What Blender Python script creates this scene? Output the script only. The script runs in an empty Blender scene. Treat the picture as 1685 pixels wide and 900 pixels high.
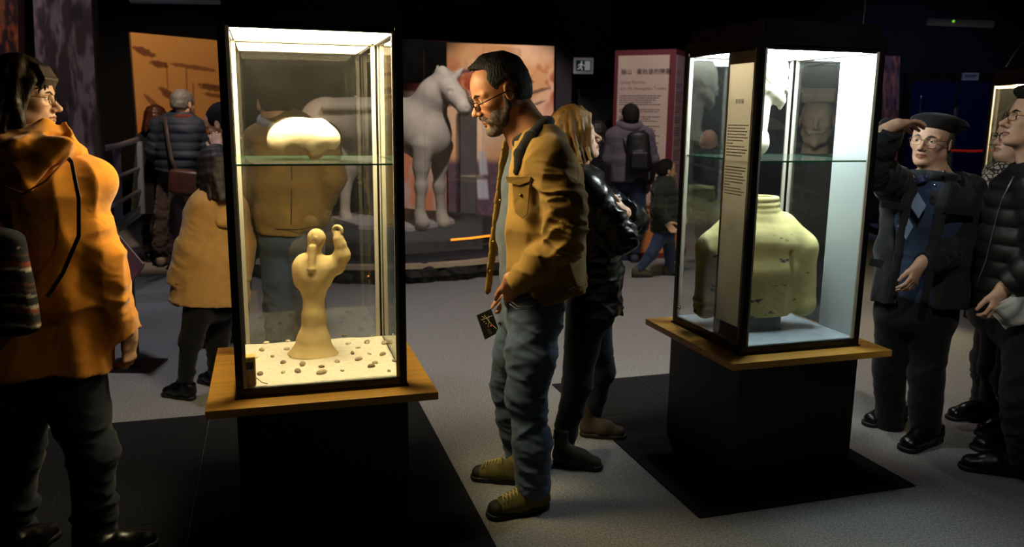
import bpy, bmesh, math, random
import numpy as np
from mathutils import Matrix, Vector

C = bpy.context.scene.collection
sc = bpy.context.scene

# ------------------------------------------------------------------ camera
FPX, PITCH, ROLL, CAMH = 1350.0, 0.1887, -0.0112, 1.56
cam_data = bpy.data.cameras.new('camera')
cam = bpy.data.objects.new('camera', cam_data)
C.objects.link(cam)
cam_data.sensor_fit = 'HORIZONTAL'
cam_data.sensor_width = 36.0
cam_data.lens = FPX / 1685.0 * 36.0
cam_data.clip_start = 0.05
cam_data.clip_end = 100
cam_data.dof.use_dof = True
cam_data.dof.focus_distance = 3.15
cam_data.dof.aperture_fstop = 3.2
cam.matrix_world = Matrix.Translation((0, 0, CAMH)) @ Matrix.Rotation(math.pi / 2 - PITCH, 4, 'X') @ Matrix.Rotation(-ROLL, 4, 'Z')
sc.camera = cam

# ------------------------------------------------------------------ world, exposure
w = bpy.data.worlds.new('World')
sc.world = w
w.use_nodes = True
w.node_tree.nodes['Background'].inputs[0].default_value = (0.55, 0.6, 0.8, 1)
w.node_tree.nodes['Background'].inputs[1].default_value = 0.03
sc.view_settings.view_transform = 'Standard'
sc.view_settings.look = 'None'
sc.view_settings.gamma = 1
sc.view_settings.exposure = 0.0
sc.cycles.transparent_max_bounces = 24
sc.cycles.max_bounces = 8
sc.cycles.sample_clamp_indirect = 6
sc.cycles.caustics_reflective = False
sc.cycles.caustics_refractive = False

# ------------------------------------------------------------------ lights of the hall and added fills (the cases carry their own panels)
CASE1_LIGHT = ((1.0, 0.80, 0.46), 54.0)
CASE2_LIGHT = ((0.88, 0.98, 1.0), 42.0)

def spot(name, loc, target, power, color, angle, blend=0.5, size=0.06):
    d = bpy.data.lights.new(name, 'SPOT')
    d.energy = power
    d.color = color
    d.spot_size = math.radians(angle)
    d.spot_blend = blend
    d.shadow_soft_size = size
    o = bpy.data.objects.new(name, d)
    C.objects.link(o)
    o.location = loc
    o.rotation_euler = (Vector(target) - Vector(loc)).to_track_quat('-Z', 'Y').to_euler()
    return o

spot('spot_horse', (-0.2, 6.6, 4.1), (-1.1, 9.4, 1.2), 430, (1.0, .93, .86), 46, .6, .1)
spot('spot_mural_right', (-0.1, 9.3, 4.1), (-0.2, 12.0, 1.25), 430, (1.0, .80, .66), 46, .45, .1)
spot('spot_mural_left', (-2.6, 6.6, 4.1), (-4.0, 9.6, 1.4), 400, (1.0, .74, .48), 62, .5, .1)
spot('spot_text', (1.3, 6.9, 4.1), (1.6, 9.9, 1.3), 300, (1.0, .86, .84), 48, .6, .1)
spot('spot_floor', (0.9, 6.2, 4.2), (0.8, 6.3, 0), 330, (1.0, .88, .84), 84, .8, .15)
spot('spot_floor_left', (-2.6, 4.6, 4.2), (-2.4, 5.2, 0), 170, (.85, .85, 1.0), 70, .8, .15)
spot('spot_railing', (-4.6, 6.2, 4.1), (-3.7, 7.5, .8), 60, (.75, .82, 1.0), 50, .7, .1)
spot('spot_banner', (-3.2, 4.2, 4.1), (-3.6, 6.6, 1.9), 110, (.95, .85, .9), 50, .7, .1)
spot('fill_visitors', (0.75, 1.1, 3.6), (1.85, 3.75, 1.35), 150, (1.0, .95, .86), 34, .8, .08)  # unseen spot added to brighten the old man and his raised hand
spot('fill_coat', (1.15, 2.45, 2.9), (-1.25, 2.64, 1.15), 22, (1.0, .84, .55), 27, .7, .06)  # unseen spot added to widen the lit part of the orange coat
spot('fill_doors', (4.6, 8.6, 4.1), (5.6, 11.6, 1.9), 130, (.45, .55, 1.0), 60, .8, .1)  # unseen bluish spot added for gloss on the doors and the banner

# ------------------------------------------------------------------ small helpers
def V(*a): return np.array(a, float)
def nrm(v):
    v = np.asarray(v, float)
    return v / (np.linalg.norm(v) + 1e-12)

def at(px, py, Y):
    """world point at depth Y (world y) seen at a place of the 1685x900 photograph"""
    x2, u2 = (px - 842.5) / FPX, -(py - 450) / FPX
    cr, sr = math.cos(ROLL), math.sin(ROLL)
    x, u = x2 * cr + u2 * sr, -x2 * sr + u2 * cr
    cp, sp = math.cos(PITCH), math.sin(PITCH)
    d = V(x, cp + u * sp, -sp + u * cp)
    return V(0, 0, CAMH) + d * (Y / d[1])

def lin(h):
    h = h.lstrip('#')
    o = []
    for i in (0, 2, 4):
        c = int(h[i:i + 2], 16) / 255
        o.append(c / 12.92 if c <= 0.04045 else ((c + 0.055) / 1.055) ** 2.4)
    return tuple(o)

def tag(o, label=None, cat=None, group=None, kind=None):
    if label: o['label'] = label
    if cat: o['category'] = cat
    if group: o['group'] = group
    if kind: o['kind'] = kind
    return o

def empty(name, loc, label, cat, group=None, rotz=0):
    o = bpy.data.objects.new(name, None)
    o.empty_display_size = 0.1
    C.objects.link(o)
    o.location = loc
    o.rotation_euler = (0, 0, rotz)
    return tag(o, label, cat, group)

# ------------------------------------------------------------------ materials
MATS = {}
def mat(name, col, rough=0.6, metal=0.0, var=0.0, vscale=8.0, bump=0.0, bscale=200.0, stretch=(1, 1, 1),
        emit=0.0, col2=None, spec=0.5, sheen=0.0, coat=0.0, attr=None, bdist=0.002, vdetail=4.0):
    if name in MATS: return MATS[name]
    m = bpy.data.materials.new(name)
    MATS[name] = m
    m.use_nodes = True
    nt = m.node_tree
    b = nt.nodes['Principled BSDF']
    if isinstance(col, str): col = lin(col)
    if isinstance(col2, str): col2 = lin(col2)
    b.inputs['Base Color'].default_value = (*col, 1)
    b.inputs['Roughness'].default_value = rough
    b.inputs['Metallic'].default_value = metal
    b.inputs['Specular IOR Level'].default_value = spec
    b.inputs['Sheen Weight'].default_value = sheen
    b.inputs['Coat Weight'].default_value = coat
    if emit:
        b.inputs['Emission Color'].default_value = (*col, 1)
        b.inputs['Emission Strength'].default_value = emit
    tc = nt.nodes.new('ShaderNodeTexCoord')
    mp = nt.nodes.new('ShaderNodeMapping')
    mp.inputs['Scale'].default_value = stretch
    nt.links.new(tc.outputs['Object'], mp.inputs[0])
    if attr:
        a = nt.nodes.new('ShaderNodeVertexColor')
        a.layer_name = attr
        nt.links.new(a.outputs[0], b.inputs['Base Color'])
    elif var > 0 or col2:
        n = nt.nodes.new('ShaderNodeTexNoise')
        n.inputs['Scale'].default_value = vscale
        n.inputs['Detail'].default_value = vdetail
        nt.links.new(mp.outputs[0], n.inputs['Vector'])
        r = nt.nodes.new('ShaderNodeValToRGB')
        if col2 is None: c1, c2 = [c * (1 - var) for c in col], [min(1, c * (1 + var)) for c in col]
        else: c1, c2 = col, col2
        r.color_ramp.elements[0].position = 0.35
        r.color_ramp.elements[1].position = 0.65
        r.color_ramp.elements[0].color = (*c1, 1)
        r.color_ramp.elements[1].color = (*c2, 1)
        nt.links.new(n.outputs['Fac'], r.inputs[0])
        nt.links.new(r.outputs[0], b.inputs['Base Color'])
    if bump > 0:
        n2 = nt.nodes.new('ShaderNodeTexNoise')
        n2.inputs['Scale'].default_value = bscale
        n2.inputs['Detail'].default_value = 3
        nt.links.new(mp.outputs[0], n2.inputs['Vector'])
        bp = nt.nodes.new('ShaderNodeBump')
        bp.inputs['Strength'].default_value = bump
        bp.inputs['Distance'].default_value = bdist
        nt.links.new(n2.outputs['Fac'], bp.inputs['Height'])
        nt.links.new(bp.outputs[0], b.inputs['Normal'])
    return m

def cloth(name, col, var=0.15, rough=0.85, bump=0.3, bscale=500, vscale=6, sheen=0.1, stretch=(1, 1, 1), col2=None, crease=.35, cscale=11):
    if name in MATS: return MATS[name]
    m = mat(name, col, rough=rough, var=var, vscale=vscale, bump=bump, bscale=bscale, sheen=sheen, stretch=stretch, col2=col2, spec=0.25)
    nt = m.node_tree                                        # small creases under the weave
    b = nt.nodes['Principled BSDF']
    tc = nt.nodes.new('ShaderNodeTexCoord')
    n = nt.nodes.new('ShaderNodeTexNoise')
    n.noise_type = 'RIDGED_MULTIFRACTAL'
    n.inputs['Scale'].default_value = cscale
    n.inputs['Detail'].default_value = 3
    n.inputs['Distortion'].default_value = 1.2
    nt.links.new(tc.outputs['Object'], n.inputs['Vector'])
    bp = nt.nodes.new('ShaderNodeBump')
    bp.inputs['Strength'].default_value = crease
    bp.inputs['Distance'].default_value = .012
    nt.links.new(n.outputs['Fac'], bp.inputs['Height'])
    if b.inputs['Normal'].links: nt.links.new(bp.outputs[0], b.inputs['Normal'].links[0].from_node.inputs['Normal'])
    else: nt.links.new(bp.outputs[0], b.inputs['Normal'])
    return m

# ------------------------------------------------------------------ mesh building
def mesh_obj(name, verts, faces, mats, parent=None, origin=None, smooth=True, midx=None):
    verts = np.asarray(verts, np.float32).reshape(-1, 3)
    if origin is not None: verts = verts - np.asarray(origin, np.float32)
    me = bpy.data.meshes.new(name)
    if isinstance(faces, np.ndarray):
        n = faces.shape[1]
        me.vertices.add(len(verts))
        me.vertices.foreach_set('co', np.ascontiguousarray(verts).ravel())
        me.loops.add(faces.size)
        me.loops.foreach_set('vertex_index', faces.ravel().astype(np.int32))
        me.polygons.add(len(faces))
        me.polygons.foreach_set('loop_start', np.arange(0, faces.size, n, dtype=np.int32))
        me.polygons.foreach_set('loop_total', np.full(len(faces), n, np.int32))
    else:
        me.from_pydata(verts.tolist(), [], faces)
    if not isinstance(mats, (list, tuple)): mats = [mats]
    for m in mats: me.materials.append(m)
    if midx is not None: me.polygons.foreach_set('material_index', np.asarray(midx, np.int32))
    me.update(calc_edges=True)
    me.validate()
    if smooth: me.polygons.foreach_set('use_smooth', np.ones(len(me.polygons), bool))
    o = bpy.data.objects.new(name, me)
    C.objects.link(o)
    if parent is not None: o.parent = parent
    elif origin is not None: o.location = origin
    return o

class Geo:
    """collects simple solids; build() links them as one mesh object"""
    def __init__(s): s.v, s.f, s.n = [], [], 0
    def add(s, v, f):
        v = np.asarray(v, float).reshape(-1, 3)
        s.v.append(v)
        s.f += [tuple(int(i) + s.n for i in q) for q in f]
        s.n += len(v)
        return s
    def box(s, lo, hi, M=None, bev=0.0):
        lo, hi = np.asarray(lo, float), np.asarray(hi, float)
        if bev > 0:
            bm = bmesh.new()
            bmesh.ops.create_cube(bm, size=1)
            for q in bm.verts:
                q.co = Vector([(lo[i] + hi[i]) / 2 + q.co[i] * (hi[i] - lo[i]) for i in range(3)])
            bmesh.ops.bevel(bm, geom=list(bm.edges), offset=bev, segments=2, profile=0.5, affect='EDGES')
            bm.verts.index_update()
            v = np.array([q.co[:] for q in bm.verts])
            f = [tuple(q.index for q in p.verts) for p in bm.faces]
            bm.free()
        else:
            v = np.array([[(hi if i & 1 else lo)[0], (hi if i & 2 else lo)[1], (hi if i & 4 else lo)[2]] for i in range(8)])
            f = [(0, 2, 3, 1), (4, 5, 7, 6), (0, 1, 5, 4), (2, 6, 7, 3), (0, 4, 6, 2), (1, 3, 7, 5)]
        if M is not None: v = v @ np.asarray(M)[:3, :3].T + np.asarray(M)[:3, 3]
        return s.add(v, f)
    def tube(s, pts, r, n=8, closed=False, flat=None):
        pts = np.asarray(pts, float)
        m = len(pts)
        rs = np.full(m, r) if np.isscalar(r) else np.asarray(r, float)
        T = np.gradient(pts, axis=0)
        if closed: T = np.roll(pts, -1, 0) - np.roll(pts, 1, 0)
        T /= np.linalg.norm(T, axis=1)[:, None] + 1e-12
        up = V(0, 0, 1) if abs(T[0][2]) < 0.9 else V(1, 0, 0)
        rings = []
        A = nrm(np.cross(up, T[0]))
        for i in range(m):
            A = nrm(A - T[i] * np.dot(A, T[i]))
            B = np.cross(T[i], A)
            for k in range(n):
                a = 2 * math.pi * k / n
                if flat is None: rings.append(pts[i] + rs[i] * (A * math.cos(a) + B * math.sin(a)))
                else:
                    W = nrm(np.asarray(flat) - T[i] * np.dot(flat, T[i]))   # thin along W
                    U = np.cross(T[i], W)
                    rings.append(pts[i] + rs[i] * (U * math.cos(a) + 0.25 * W * math.sin(a)))
        f = []
        for i in range(m if closed else m - 1):
            j = (i + 1) % m
            for k in range(n):
                l = (k + 1) % n
                f.append((i * n + k, i * n + l, j * n + l, j * n + k))
        if not closed:
            f.append(tuple(range(n))[::-1])
            f.append(tuple((m - 1) * n + k for k in range(n)))
        return s.add(rings, f)
    def ball(s, c, r, R=None, nu=12, nv=8):
        r = np.asarray(r, float) * np.ones(3)
        v = [(0, 0, 1)]
        for i in range(1, nv):
            a = math.pi * i / nv
            for k in range(nu):
                b = 2 * math.pi * k / nu
                v.append((math.sin(a) * math.cos(b), math.sin(a) * math.sin(b), math.cos(a)))
        v.append((0, 0, -1))
        f = [(0, 1 + k, 1 + (k + 1) % nu) for k in range(nu)]
        for i in range(nv - 2):
            for k in range(nu):
                a, b = 1 + i * nu + k, 1 + i * nu + (k + 1) % nu
                f.append((a, a + nu, b + nu, b))
        L = len(v) - 1
        f += [(L, L - nu + (k + 1) % nu, L - nu + k) for k in range(nu)]
        v = np.array(v) * r
        if R is not None: v = v @ np.asarray(R)
        return s.add(v + np.asarray(c), f)
    def poly(s, pts, n, t):
        """flat outline pts (3d) given thickness t along n"""
        pts = np.asarray(pts, float)
        n = nrm(n)
        m = len(pts)
        f = [tuple(range(m)), tuple(range(2 * m - 1, m - 1, -1))]
        f += [(i, i + m, (i + 1) % m + m, (i + 1) % m) for i in range(m)]
        return s.add(np.vstack([pts, pts - n * t]), f)
    def build(s, name, m, parent=None, origin=None, smooth=False):
        v = np.vstack(s.v)
        o = mesh_obj(name, v, s.f, m, parent, origin, smooth)
        bm = bmesh.new()
        bm.from_mesh(o.data)
        bmesh.ops.recalc_face_normals(bm, faces=bm.faces)
        bm.to_mesh(o.data)
        bm.free()
        return o

# ------------------------------------------------------------------ implicit surfaces (round limbs, cloth, clay)
_rng = np.random.RandomState(7)
_P = _rng.permutation(256).astype(np.int32)
_T = _rng.rand(256).astype(np.float32)
def vnoise(x, y, z):
    x, y, z = np.broadcast_arrays(x, y, z)
    xi, yi, zi = np.floor(x).astype(np.int32), np.floor(y).astype(np.int32), np.floor(z).astype(np.int32)
    fx, fy, fz = x - xi, y - yi, z - zi
    fx, fy, fz = fx * fx * (3 - 2 * fx), fy * fy * (3 - 2 * fy), fz * fz * (3 - 2 * fz)
    def h(a, b, c): return _T[_P[(a + _P[(b + _P[c & 255]) & 255]) & 255]]
    r = 0
    for dz in (0, 1):
        wz = fz if dz else 1 - fz
        for dy in (0, 1):
            wy = fy if dy else 1 - fy
            r = r + wz * wy * (h(xi, yi + dy, zi + dz) * (1 - fx) + h(xi + 1, yi + dy, zi + dz) * fx)
    return r

def fbm(x, y, z, o=3):
    r, a = 0, 0.5
    for i in range(o):
        r = r + a * vnoise(x * 2 ** i + 17 * i, y * 2 ** i, z * 2 ** i)
        a *= 0.5
    return r

class SDF:
    def __init__(s, h): s.h, s.ops = h, []
    def _op(s, kind, fn, lo, hi, k):
        s.ops.append((kind, fn, np.asarray(lo, float), np.asarray(hi, float), k))
        return s
    # --- primitives
    def cone(s, a, b, ra, rb, k=0.02, op='u', wr=None, quilt=None, fa=False, fb=False, flat=None):
        """tapered round limb a->b; wr=(amp, freq[, centre, width]) folds; quilt=(amp, spacing); fa/fb cut the ends square; flat=(axis, ratio)"""
        a, b = np.asarray(a, float), np.asarray(b, float)
        ax = b - a
        L = np.linalg.norm(ax) + 1e-9
        ax = ax / L
        sd = nrm(np.cross(ax, V(0.13, 0.97, 0.2) if abs(ax[1]) < 0.8 else V(1, 0.1, 0.2)))
        fd = np.cross(ax, sd)
        off = float(abs(a.sum() * 13.7))
        def fn(X, Y, Z):
            x, y, z = X - a[0], Y - a[1], Z - a[2]
            u = x * ax[0] + y * ax[1] + z * ax[2]
            t = np.clip(u / L, 0, 1)
            px, py, pz = x - t * L * ax[0], y - t * L * ax[1], z - t * L * ax[2]
            if flat is not None:
                q = px * flat[0][0] + py * flat[0][1] + pz * flat[0][2]
                e = q * (1 / flat[1] - 1)
                px, py, pz = px + e * flat[0][0], py + e * flat[0][1], pz + e * flat[0][2]
            r = ra + (rb - ra) * t
            if wr is not None:
                v = px * sd[0] + py * sd[1] + pz * sd[2]
                w_ = px * fd[0] + py * fd[1] + pz * fd[2]
                q = wr[1]
                wp = vnoise(u * q * .6 + 9, v * q * .5 + off, w_ * q * .5) * 1.2
                n = vnoise(u * q + v * q * 0.5 + off + wp, v * q * 0.3 + w_ * q * 0.35, w_ * q * 0.3 + 5)
                n2 = vnoise(u * q * 2.3 - v * q * 0.8 + off + wp, v * q * 0.6 + 3, w_ * q * 0.6 + 5)
                n = (1 - np.abs(2 * n - 1)) ** 2 + .6 * (1 - np.abs(2 * n2 - 1)) ** 2 - .48
                m = 1.0
                if len(wr) > 2: m = 0.25 + np.exp(-((t - wr[2]) / wr[3]) ** 2)
                r = r + wr[0] * (n - 0.45) * m
            if quilt is not None:
                r = r + quilt[0] * (np.sqrt(np.abs(np.sin(math.pi * u / quilt[1]))) - 0.6)
            d = np.sqrt(px * px + py * py + pz * pz) - r
            if fa: d = np.maximum(d, -u)
            if fb: d = np.maximum(d, u - L)
            return d
        R = max(ra, rb) * (1.0 if flat is None else max(1, flat[1])) + (wr[0] if wr else 0) + (quilt[0] if quilt else 0)
        return s._op(op, fn, np.minimum(a, b) - R, np.maximum(a, b) + R, k)
    def chain(s, pts, rs, k=0.02, **kw):
        for i in range(len(pts) - 1): s.cone(pts[i], pts[i + 1], rs[i], rs[i + 1], k, **kw)
        return s
    def seg(s, a, b, ra, rb, side, k=0.03, op='u', fa=False, fb=False, wr=None, quilt=None, cap=None):
        """elliptic trunk section a->b, ra/rb=(half width along side, half depth)"""
        a, b = np.asarray(a, float), np.asarray(b, float)
        ax = b - a
        L = np.linalg.norm(ax) + 1e-9
        ax = ax / L
        sd = nrm(np.asarray(side) - ax * np.dot(side, ax))
        fd = np.cross(ax, sd)
        off = float(abs(a.sum() * 9.1))
        def fn(X, Y, Z):
            x, y, z = X - a[0], Y - a[1], Z - a[2]
            u = x * ax[0] + y * ax[1] + z * ax[2]
            t = np.clip(u / L, 0, 1)
            da = u - t * L
            v = x * sd[0] + y * sd[1] + z * sd[2]
            f = x * fd[0] + y * fd[1] + z * fd[2]
            rx, ry = ra[0] + (rb[0] - ra[0]) * t, ra[1] + (rb[1] - ra[1]) * t
            e = 0
            if wr is not None:
                n = vnoise(u * wr[1] * wr[2] + off, v * wr[1] + u * wr[1] * 0.3, f * wr[1])
                e = wr[0] * (0.55 - np.abs(2 * n - 1))
            if quilt is not None:
                uu = Z / quilt[1]
                e = e + quilt[0] * (np.sqrt(np.abs(np.sin(math.pi * uu))) - 0.6)
            rx, ry = rx + e, ry + e
            rc = np.minimum(rx, ry) * 0.8 if cap is None else cap
            q = np.sqrt((v / rx) ** 2 + (f / ry) ** 2 + (da / rc) ** 2) + 1e-9
            g = np.sqrt((v / rx ** 2) ** 2 + (f / ry ** 2) ** 2 + (da / rc ** 2) ** 2) + 1e-9
            d = q * (q - 1) / g
            if fa: d = np.maximum(d, -u)
            if fb: d = np.maximum(d, u - L)
            return d
        R = max(*ra, *rb) + (wr[0] if wr else 0) + (quilt[0] if quilt else 0)
        return s._op(op, fn, np.minimum(a, b) - R, np.maximum(a, b) + R, k)
    def ell(s, c, r, R=None, k=0.02, op='u'):
        c, r = np.asarray(c, float), np.asarray(r, float) * np.ones(3)
        M = np.eye(3) if R is None else np.asarray(R, float)      # rows = axes
        def fn(X, Y, Z):
            x, y, z = X - c[0], Y - c[1], Z - c[2]
            q = g = 0
            for i in range(3):
                e = x * M[i][0] + y * M[i][1] + z * M[i][2]
                q = q + (e / r[i]) ** 2
                g = g + (e / r[i] ** 2) ** 2
            q, g = np.sqrt(q), np.sqrt(g) + 1e-9
            return q * (q - 1) / g
        ext = np.sqrt(((M * r[:, None]) ** 2).sum(0))
        return s._op(op, fn, c - ext, c + ext, k)
    def box(s, c, hf, R=None, rd=0.005, k=0.01, op='u'):
        c, hf = np.asarray(c, float), np.asarray(hf, float)
        M = np.eye(3) if R is None else np.asarray(R, float)
        def fn(X, Y, Z):
            x, y, z = X - c[0], Y - c[1], Z - c[2]
            q = [np.abs(x * M[i][0] + y * M[i][1] + z * M[i][2]) - (hf[i] - rd) for i in range(3)]
            o = np.sqrt(sum(np.maximum(e, 0) ** 2 for e in q))
            return o + np.minimum(np.maximum(np.maximum(q[0], q[1]), q[2]), 0) - rd
        ext = (np.abs(M) * hf[:, None]).sum(0)
        return s._op(op, fn, c - ext, c + ext, k)
    def torus(s, c, n, R, r, k=0.01, op='u'):
        c, n = np.asarray(c, float), nrm(n)
        def fn(X, Y, Z):
            x, y, z = X - c[0], Y - c[1], Z - c[2]
            u = x * n[0] + y * n[1] + z * n[2]
            rr = np.sqrt(np.maximum(x * x + y * y + z * z - u * u, 0))
            return np.sqrt((rr - R) ** 2 + u * u) - r
        return s._op(op, fn, c - R - r, c + R + r, k)
    def noise(s, amp, freq, o=3, stretch=(1, 1, 1)):
        """roughens everything so far"""
        def fn(X, Y, Z): return amp * (fbm(X * freq * stretch[0] + 40, Y * freq * stretch[1] + 40, Z * freq * stretch[2] + 40, o) - 0.45)
        return s._op('n', fn, V(-99, -99, -99), V(99, 99, 99), 0)
    def folds(s, amp, freq, stretch=(1, 1, .25), seed=0.0, lo=None, hi=None, p=2.0):
        """sharp-ridged drapery folds running along the axis with the small stretch"""
        def fn(X, Y, Z):
            x, y, z = X * freq * stretch[0] + seed, Y * freq * stretch[1] + seed, Z * freq * stretch[2] + seed
            wp = vnoise(x * .7 + 20, y * .7 + 20, z * .9 + 20) * 1.5
            n = vnoise(x + wp + 30, y + wp + 30, z + 30)
            n2 = vnoise(x * 2.2 + wp + 50, y * 2.2 + 50, z * 2.2 + wp + 50)
            return amp * (.62 - np.maximum(1 - np.abs(2 * n - 1), 0) ** p - .35 * np.maximum(1 - np.abs(2 * n2 - 1), 0) ** p)
        return s._op('n', fn, V(-99, -99, -99) if lo is None else lo, V(99, 99, 99) if hi is None else hi, 0)
    # --- meshing
    def mesh(s, clip=None):
        us = [o for o in s.ops if o[0] == 'u']
        m = 3 * s.h
        lo = np.min([o[2] for o in us], 0) - m
        hi = np.max([o[3] for o in us], 0) + m
        if clip is not None: lo, hi = np.maximum(lo, clip[0]), np.minimum(hi, clip[1])
        n = np.ceil((hi - lo) / s.h).astype(int) + 1
        F = np.full(n, 1.0, np.float32)
        g = [(lo[i] + s.h * np.arange(n[i])).astype(np.float32) for i in range(3)]
        for kind, fn, a, b, k in s.ops:
            i0 = np.clip(np.floor((a - k - 2.5 * s.h - lo) / s.h).astype(int), 0, n)
            i1 = np.clip(np.ceil((b + k + 2.5 * s.h - lo) / s.h).astype(int) + 1, 0, n)
            if (i1 <= i0).any(): continue
            sl = tuple(slice(i0[i], i1[i]) for i in range(3))
            d = fn(g[0][sl[0]][:, None, None], g[1][sl[1]][None, :, None], g[2][sl[2]][None, None, :]).astype(np.float32)
            f = F[sl]
            if kind == 'n': F[sl] = f + d
            else:
                if kind == 's': f, d = -f, d
                if kind == 'i':
                    hh = np.maximum(k - np.abs(f - d), 0) / max(k, 1e-6)
                    F[sl] = np.maximum(f, d) + hh * hh * k * 0.25
                    continue
                hh = np.maximum(k - np.abs(f - d), 0) / max(k, 1e-6)
                r = np.minimum(f, d) - hh * hh * k * 0.25
                F[sl] = -r if kind == 's' else r
        F[0] = F[-1] = np.maximum(F[0], 0.01); F[:, 0] = np.maximum(F[:, 0], 0.01); F[:, -1] = np.maximum(F[:, -1], 0.01)
        F[:, :, 0] = np.maximum(F[:, :, 0], 0.01); F[:, :, -1] = np.maximum(F[:, :, -1], 0.01); F[-1] = np.maximum(F[-1], 0.01)
        S = F < 0
        B = S.astype(np.int8)
        c = (B[:-1, :-1, :-1] + B[1:, :-1, :-1] + B[:-1, 1:, :-1] + B[1:, 1:, :-1] + B[:-1, :-1, 1:] + B[1:, :-1, 1:] + B[:-1, 1:, 1:] + B[1:, 1:, 1:])
        act = (c > 0) & (c < 8)
        I = np.argwhere(act)
        idx = np.full(act.shape, -1, np.int32)
        idx[act] = np.arange(len(I), dtype=np.int32)
        offs = [np.array([i & 1, (i >> 1) & 1, (i >> 2) & 1]) for i in range(8)]
        Vv = [F[I[:, 0] + o[0], I[:, 1] + o[1], I[:, 2] + o[2]] for o in offs]
        pos = np.zeros((len(I), 3), np.float32)
        cnt = np.zeros(len(I), np.float32)
        for i in range(8):
            for j in range(i + 1, 8):
                if np.abs(offs[i] - offs[j]).sum() != 1: continue
                mk = (Vv[i] < 0) != (Vv[j] < 0)
                t = Vv[i][mk] / (Vv[i][mk] - Vv[j][mk])
                pos[mk] += offs[i] + t[:, None] * (offs[j] - offs[i])
                cnt[mk] += 1
        verts = lo + s.h * (I + pos / cnt[:, None])
        faces = []
        for axis in range(3):
            o1, o2 = [(1, 2), (2, 0), (0, 1)][axis]
            s0 = [slice(None)] * 3; s1 = [slice(None)] * 3
            s0[axis] = slice(0, -1); s1[axis] = slice(1, None)
            ch = S[tuple(s0)] != S[tuple(s1)]
            E = np.argwhere(ch)
            if not len(E): continue
            E = E[(E[:, o1] > 0) & (E[:, o2] > 0) & (E[:, o1] < n[o1] - 1) & (E[:, o2] < n[o2] - 1)]
            sgn = S[E[:, 0], E[:, 1], E[:, 2]]
            q = []
            for a_, b_ in ((1, 1), (0, 1), (0, 0), (1, 0)):
                G = E.copy()
                G[:, o1] -= a_; G[:, o2] -= b_
                q.append(idx[G[:, 0], G[:, 1], G[:, 2]])
            q = np.stack(q, 1)
            q[~sgn] = q[~sgn][:, ::-1]
            faces.append(q)
        return verts, np.vstack(faces)
    def build(s, name, m, parent=None, origin=None, midx=None, clip=None, post=None):
        v, f = s.mesh(clip)
        if post is not None: v = post(v)
        mi = midx(v[f].mean(1)) if midx is not None else None
        return mesh_obj(name, v, f, m, parent, origin, True, mi)

# ------------------------------------------------------------------ people: shared anatomy
class Frame:
    """head frame: f forward, l left, u up"""
    def __init__(s, o, f, u=(0, 0, 1), size=1.0):
        s.o, s.s = np.asarray(o, float), size
        s.f = nrm(f)
        s.l = nrm(np.cross(u, s.f))
        s.u = np.cross(s.f, s.l)
        s.R = np.array([s.f, s.l, s.u])
    def __call__(s, x, y, z): return s.o + s.s * (x * s.f + y * s.l + z * s.u)
    def inv(s, p): return (np.asarray(p) - s.o) @ s.R.T / s.s
    def r(s, *a): return V(*a) * s.s

def look(yaw, pitch=0, roll=0):
    """forward and up vectors; yaw 0 = away from camera (+y), 90 = +x, -90 = -x, 180 = at camera; pitch>0 looks up"""
    y, p, q = math.radians(yaw), math.radians(pitch), math.radians(roll)
    f = V(math.sin(y) * math.cos(p), math.cos(y) * math.cos(p), math.sin(p))
    u = V(-math.sin(y) * math.sin(p), -math.cos(y) * math.sin(p), math.cos(p))
    l = np.cross(u, f)
    u = u * math.cos(q) + l * math.sin(q)
    return f, u

def head_ops(F, H, slim=1.0, nose=1.0, far=False):
    r = H.r
    F.ell(H(-.012, 0, .028), r(.099, .078, .09), H.R, .01)
    F.ell(H(.026, 0, .030), r(.062, .066, .066), H.R, .02)
    F.ell(H(.034, 0, -.035), r(.054, .059 * slim, .076), H.R, .02)
    for s in (1, -1):
        F.cone(H(-.01, s * .052 * slim, -.050), H(.064, s * .016, -.092), .022 * H.s, .019 * H.s, .02 * H.s)
        F.ell(H(.052, s * .041 * slim, -.020), r(.026, .022, .022), H.R, .015)
    F.ell(H(.073, 0, -.094), r(.021, .022, .019), H.R, .012)
    F.ell(H(.066, 0, -.064), r(.031, .030, .027), H.R, .012)
    if not far:
        for s in (1, -1):
            F.cone(H(.083, s * .012, .017), H(.064, s * .05, .016), .0115 * H.s, .010 * H.s, .012 * H.s)
            F.ell(H(.096, s * .032, -.003), r(.019, .019, .0125), H.R, .012, 's')
            F.ell(H(.0725, s * .032, -.001), r(.0142, .0142, .0142), H.R, .003)
            F.ell(H(.089, s * .032, -.002), r(.0145, .0112, .0040), H.R, .001, 's')
    F.cone(H(.081, 0, .006), H(.081 + .026 * nose, 0, -.033), .0075 * H.s, .0105 * H.s, .012 * H.s)
    F.ell(H(.081 + .026 * nose, 0, -.035), r(.0125, .0118, .011), H.R, .006)
    if not far:
        for s in (1, -1): F.ell(H(.095, s * .0125, -.040), r(.012, .0075, .0085), H.R, .005)
        for s in (1, -1):
            F.cone(H(.0945, 0, -.0625), H(.081, s * .023, -.067), .0055 * H.s, .0035 * H.s, .005 * H.s)
            F.cone(H(.0925, 0, -.0755), H(.081, s * .021, -.070), .006 * H.s, .0035 * H.s, .005 * H.s)
            F.cone(H(.103, 0, -.0688), H(.084, s * .024, -.0685), .0028 * H.s, .002 * H.s, .003 * H.s, 's')
    for s in (1, -1):
        er = Frame(H(-.012, s * .080, -.006), H.f * .97 + H.u * .2 + H.l * s * .25, H.u, H.s)
        F.ell(er.o, r(.0175, .0068, .031), er.R, .005)
        if not far: F.ell(er(.003, s * .007, .002), r(.0095, .005, .018), er.R, .004, 's')

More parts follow.
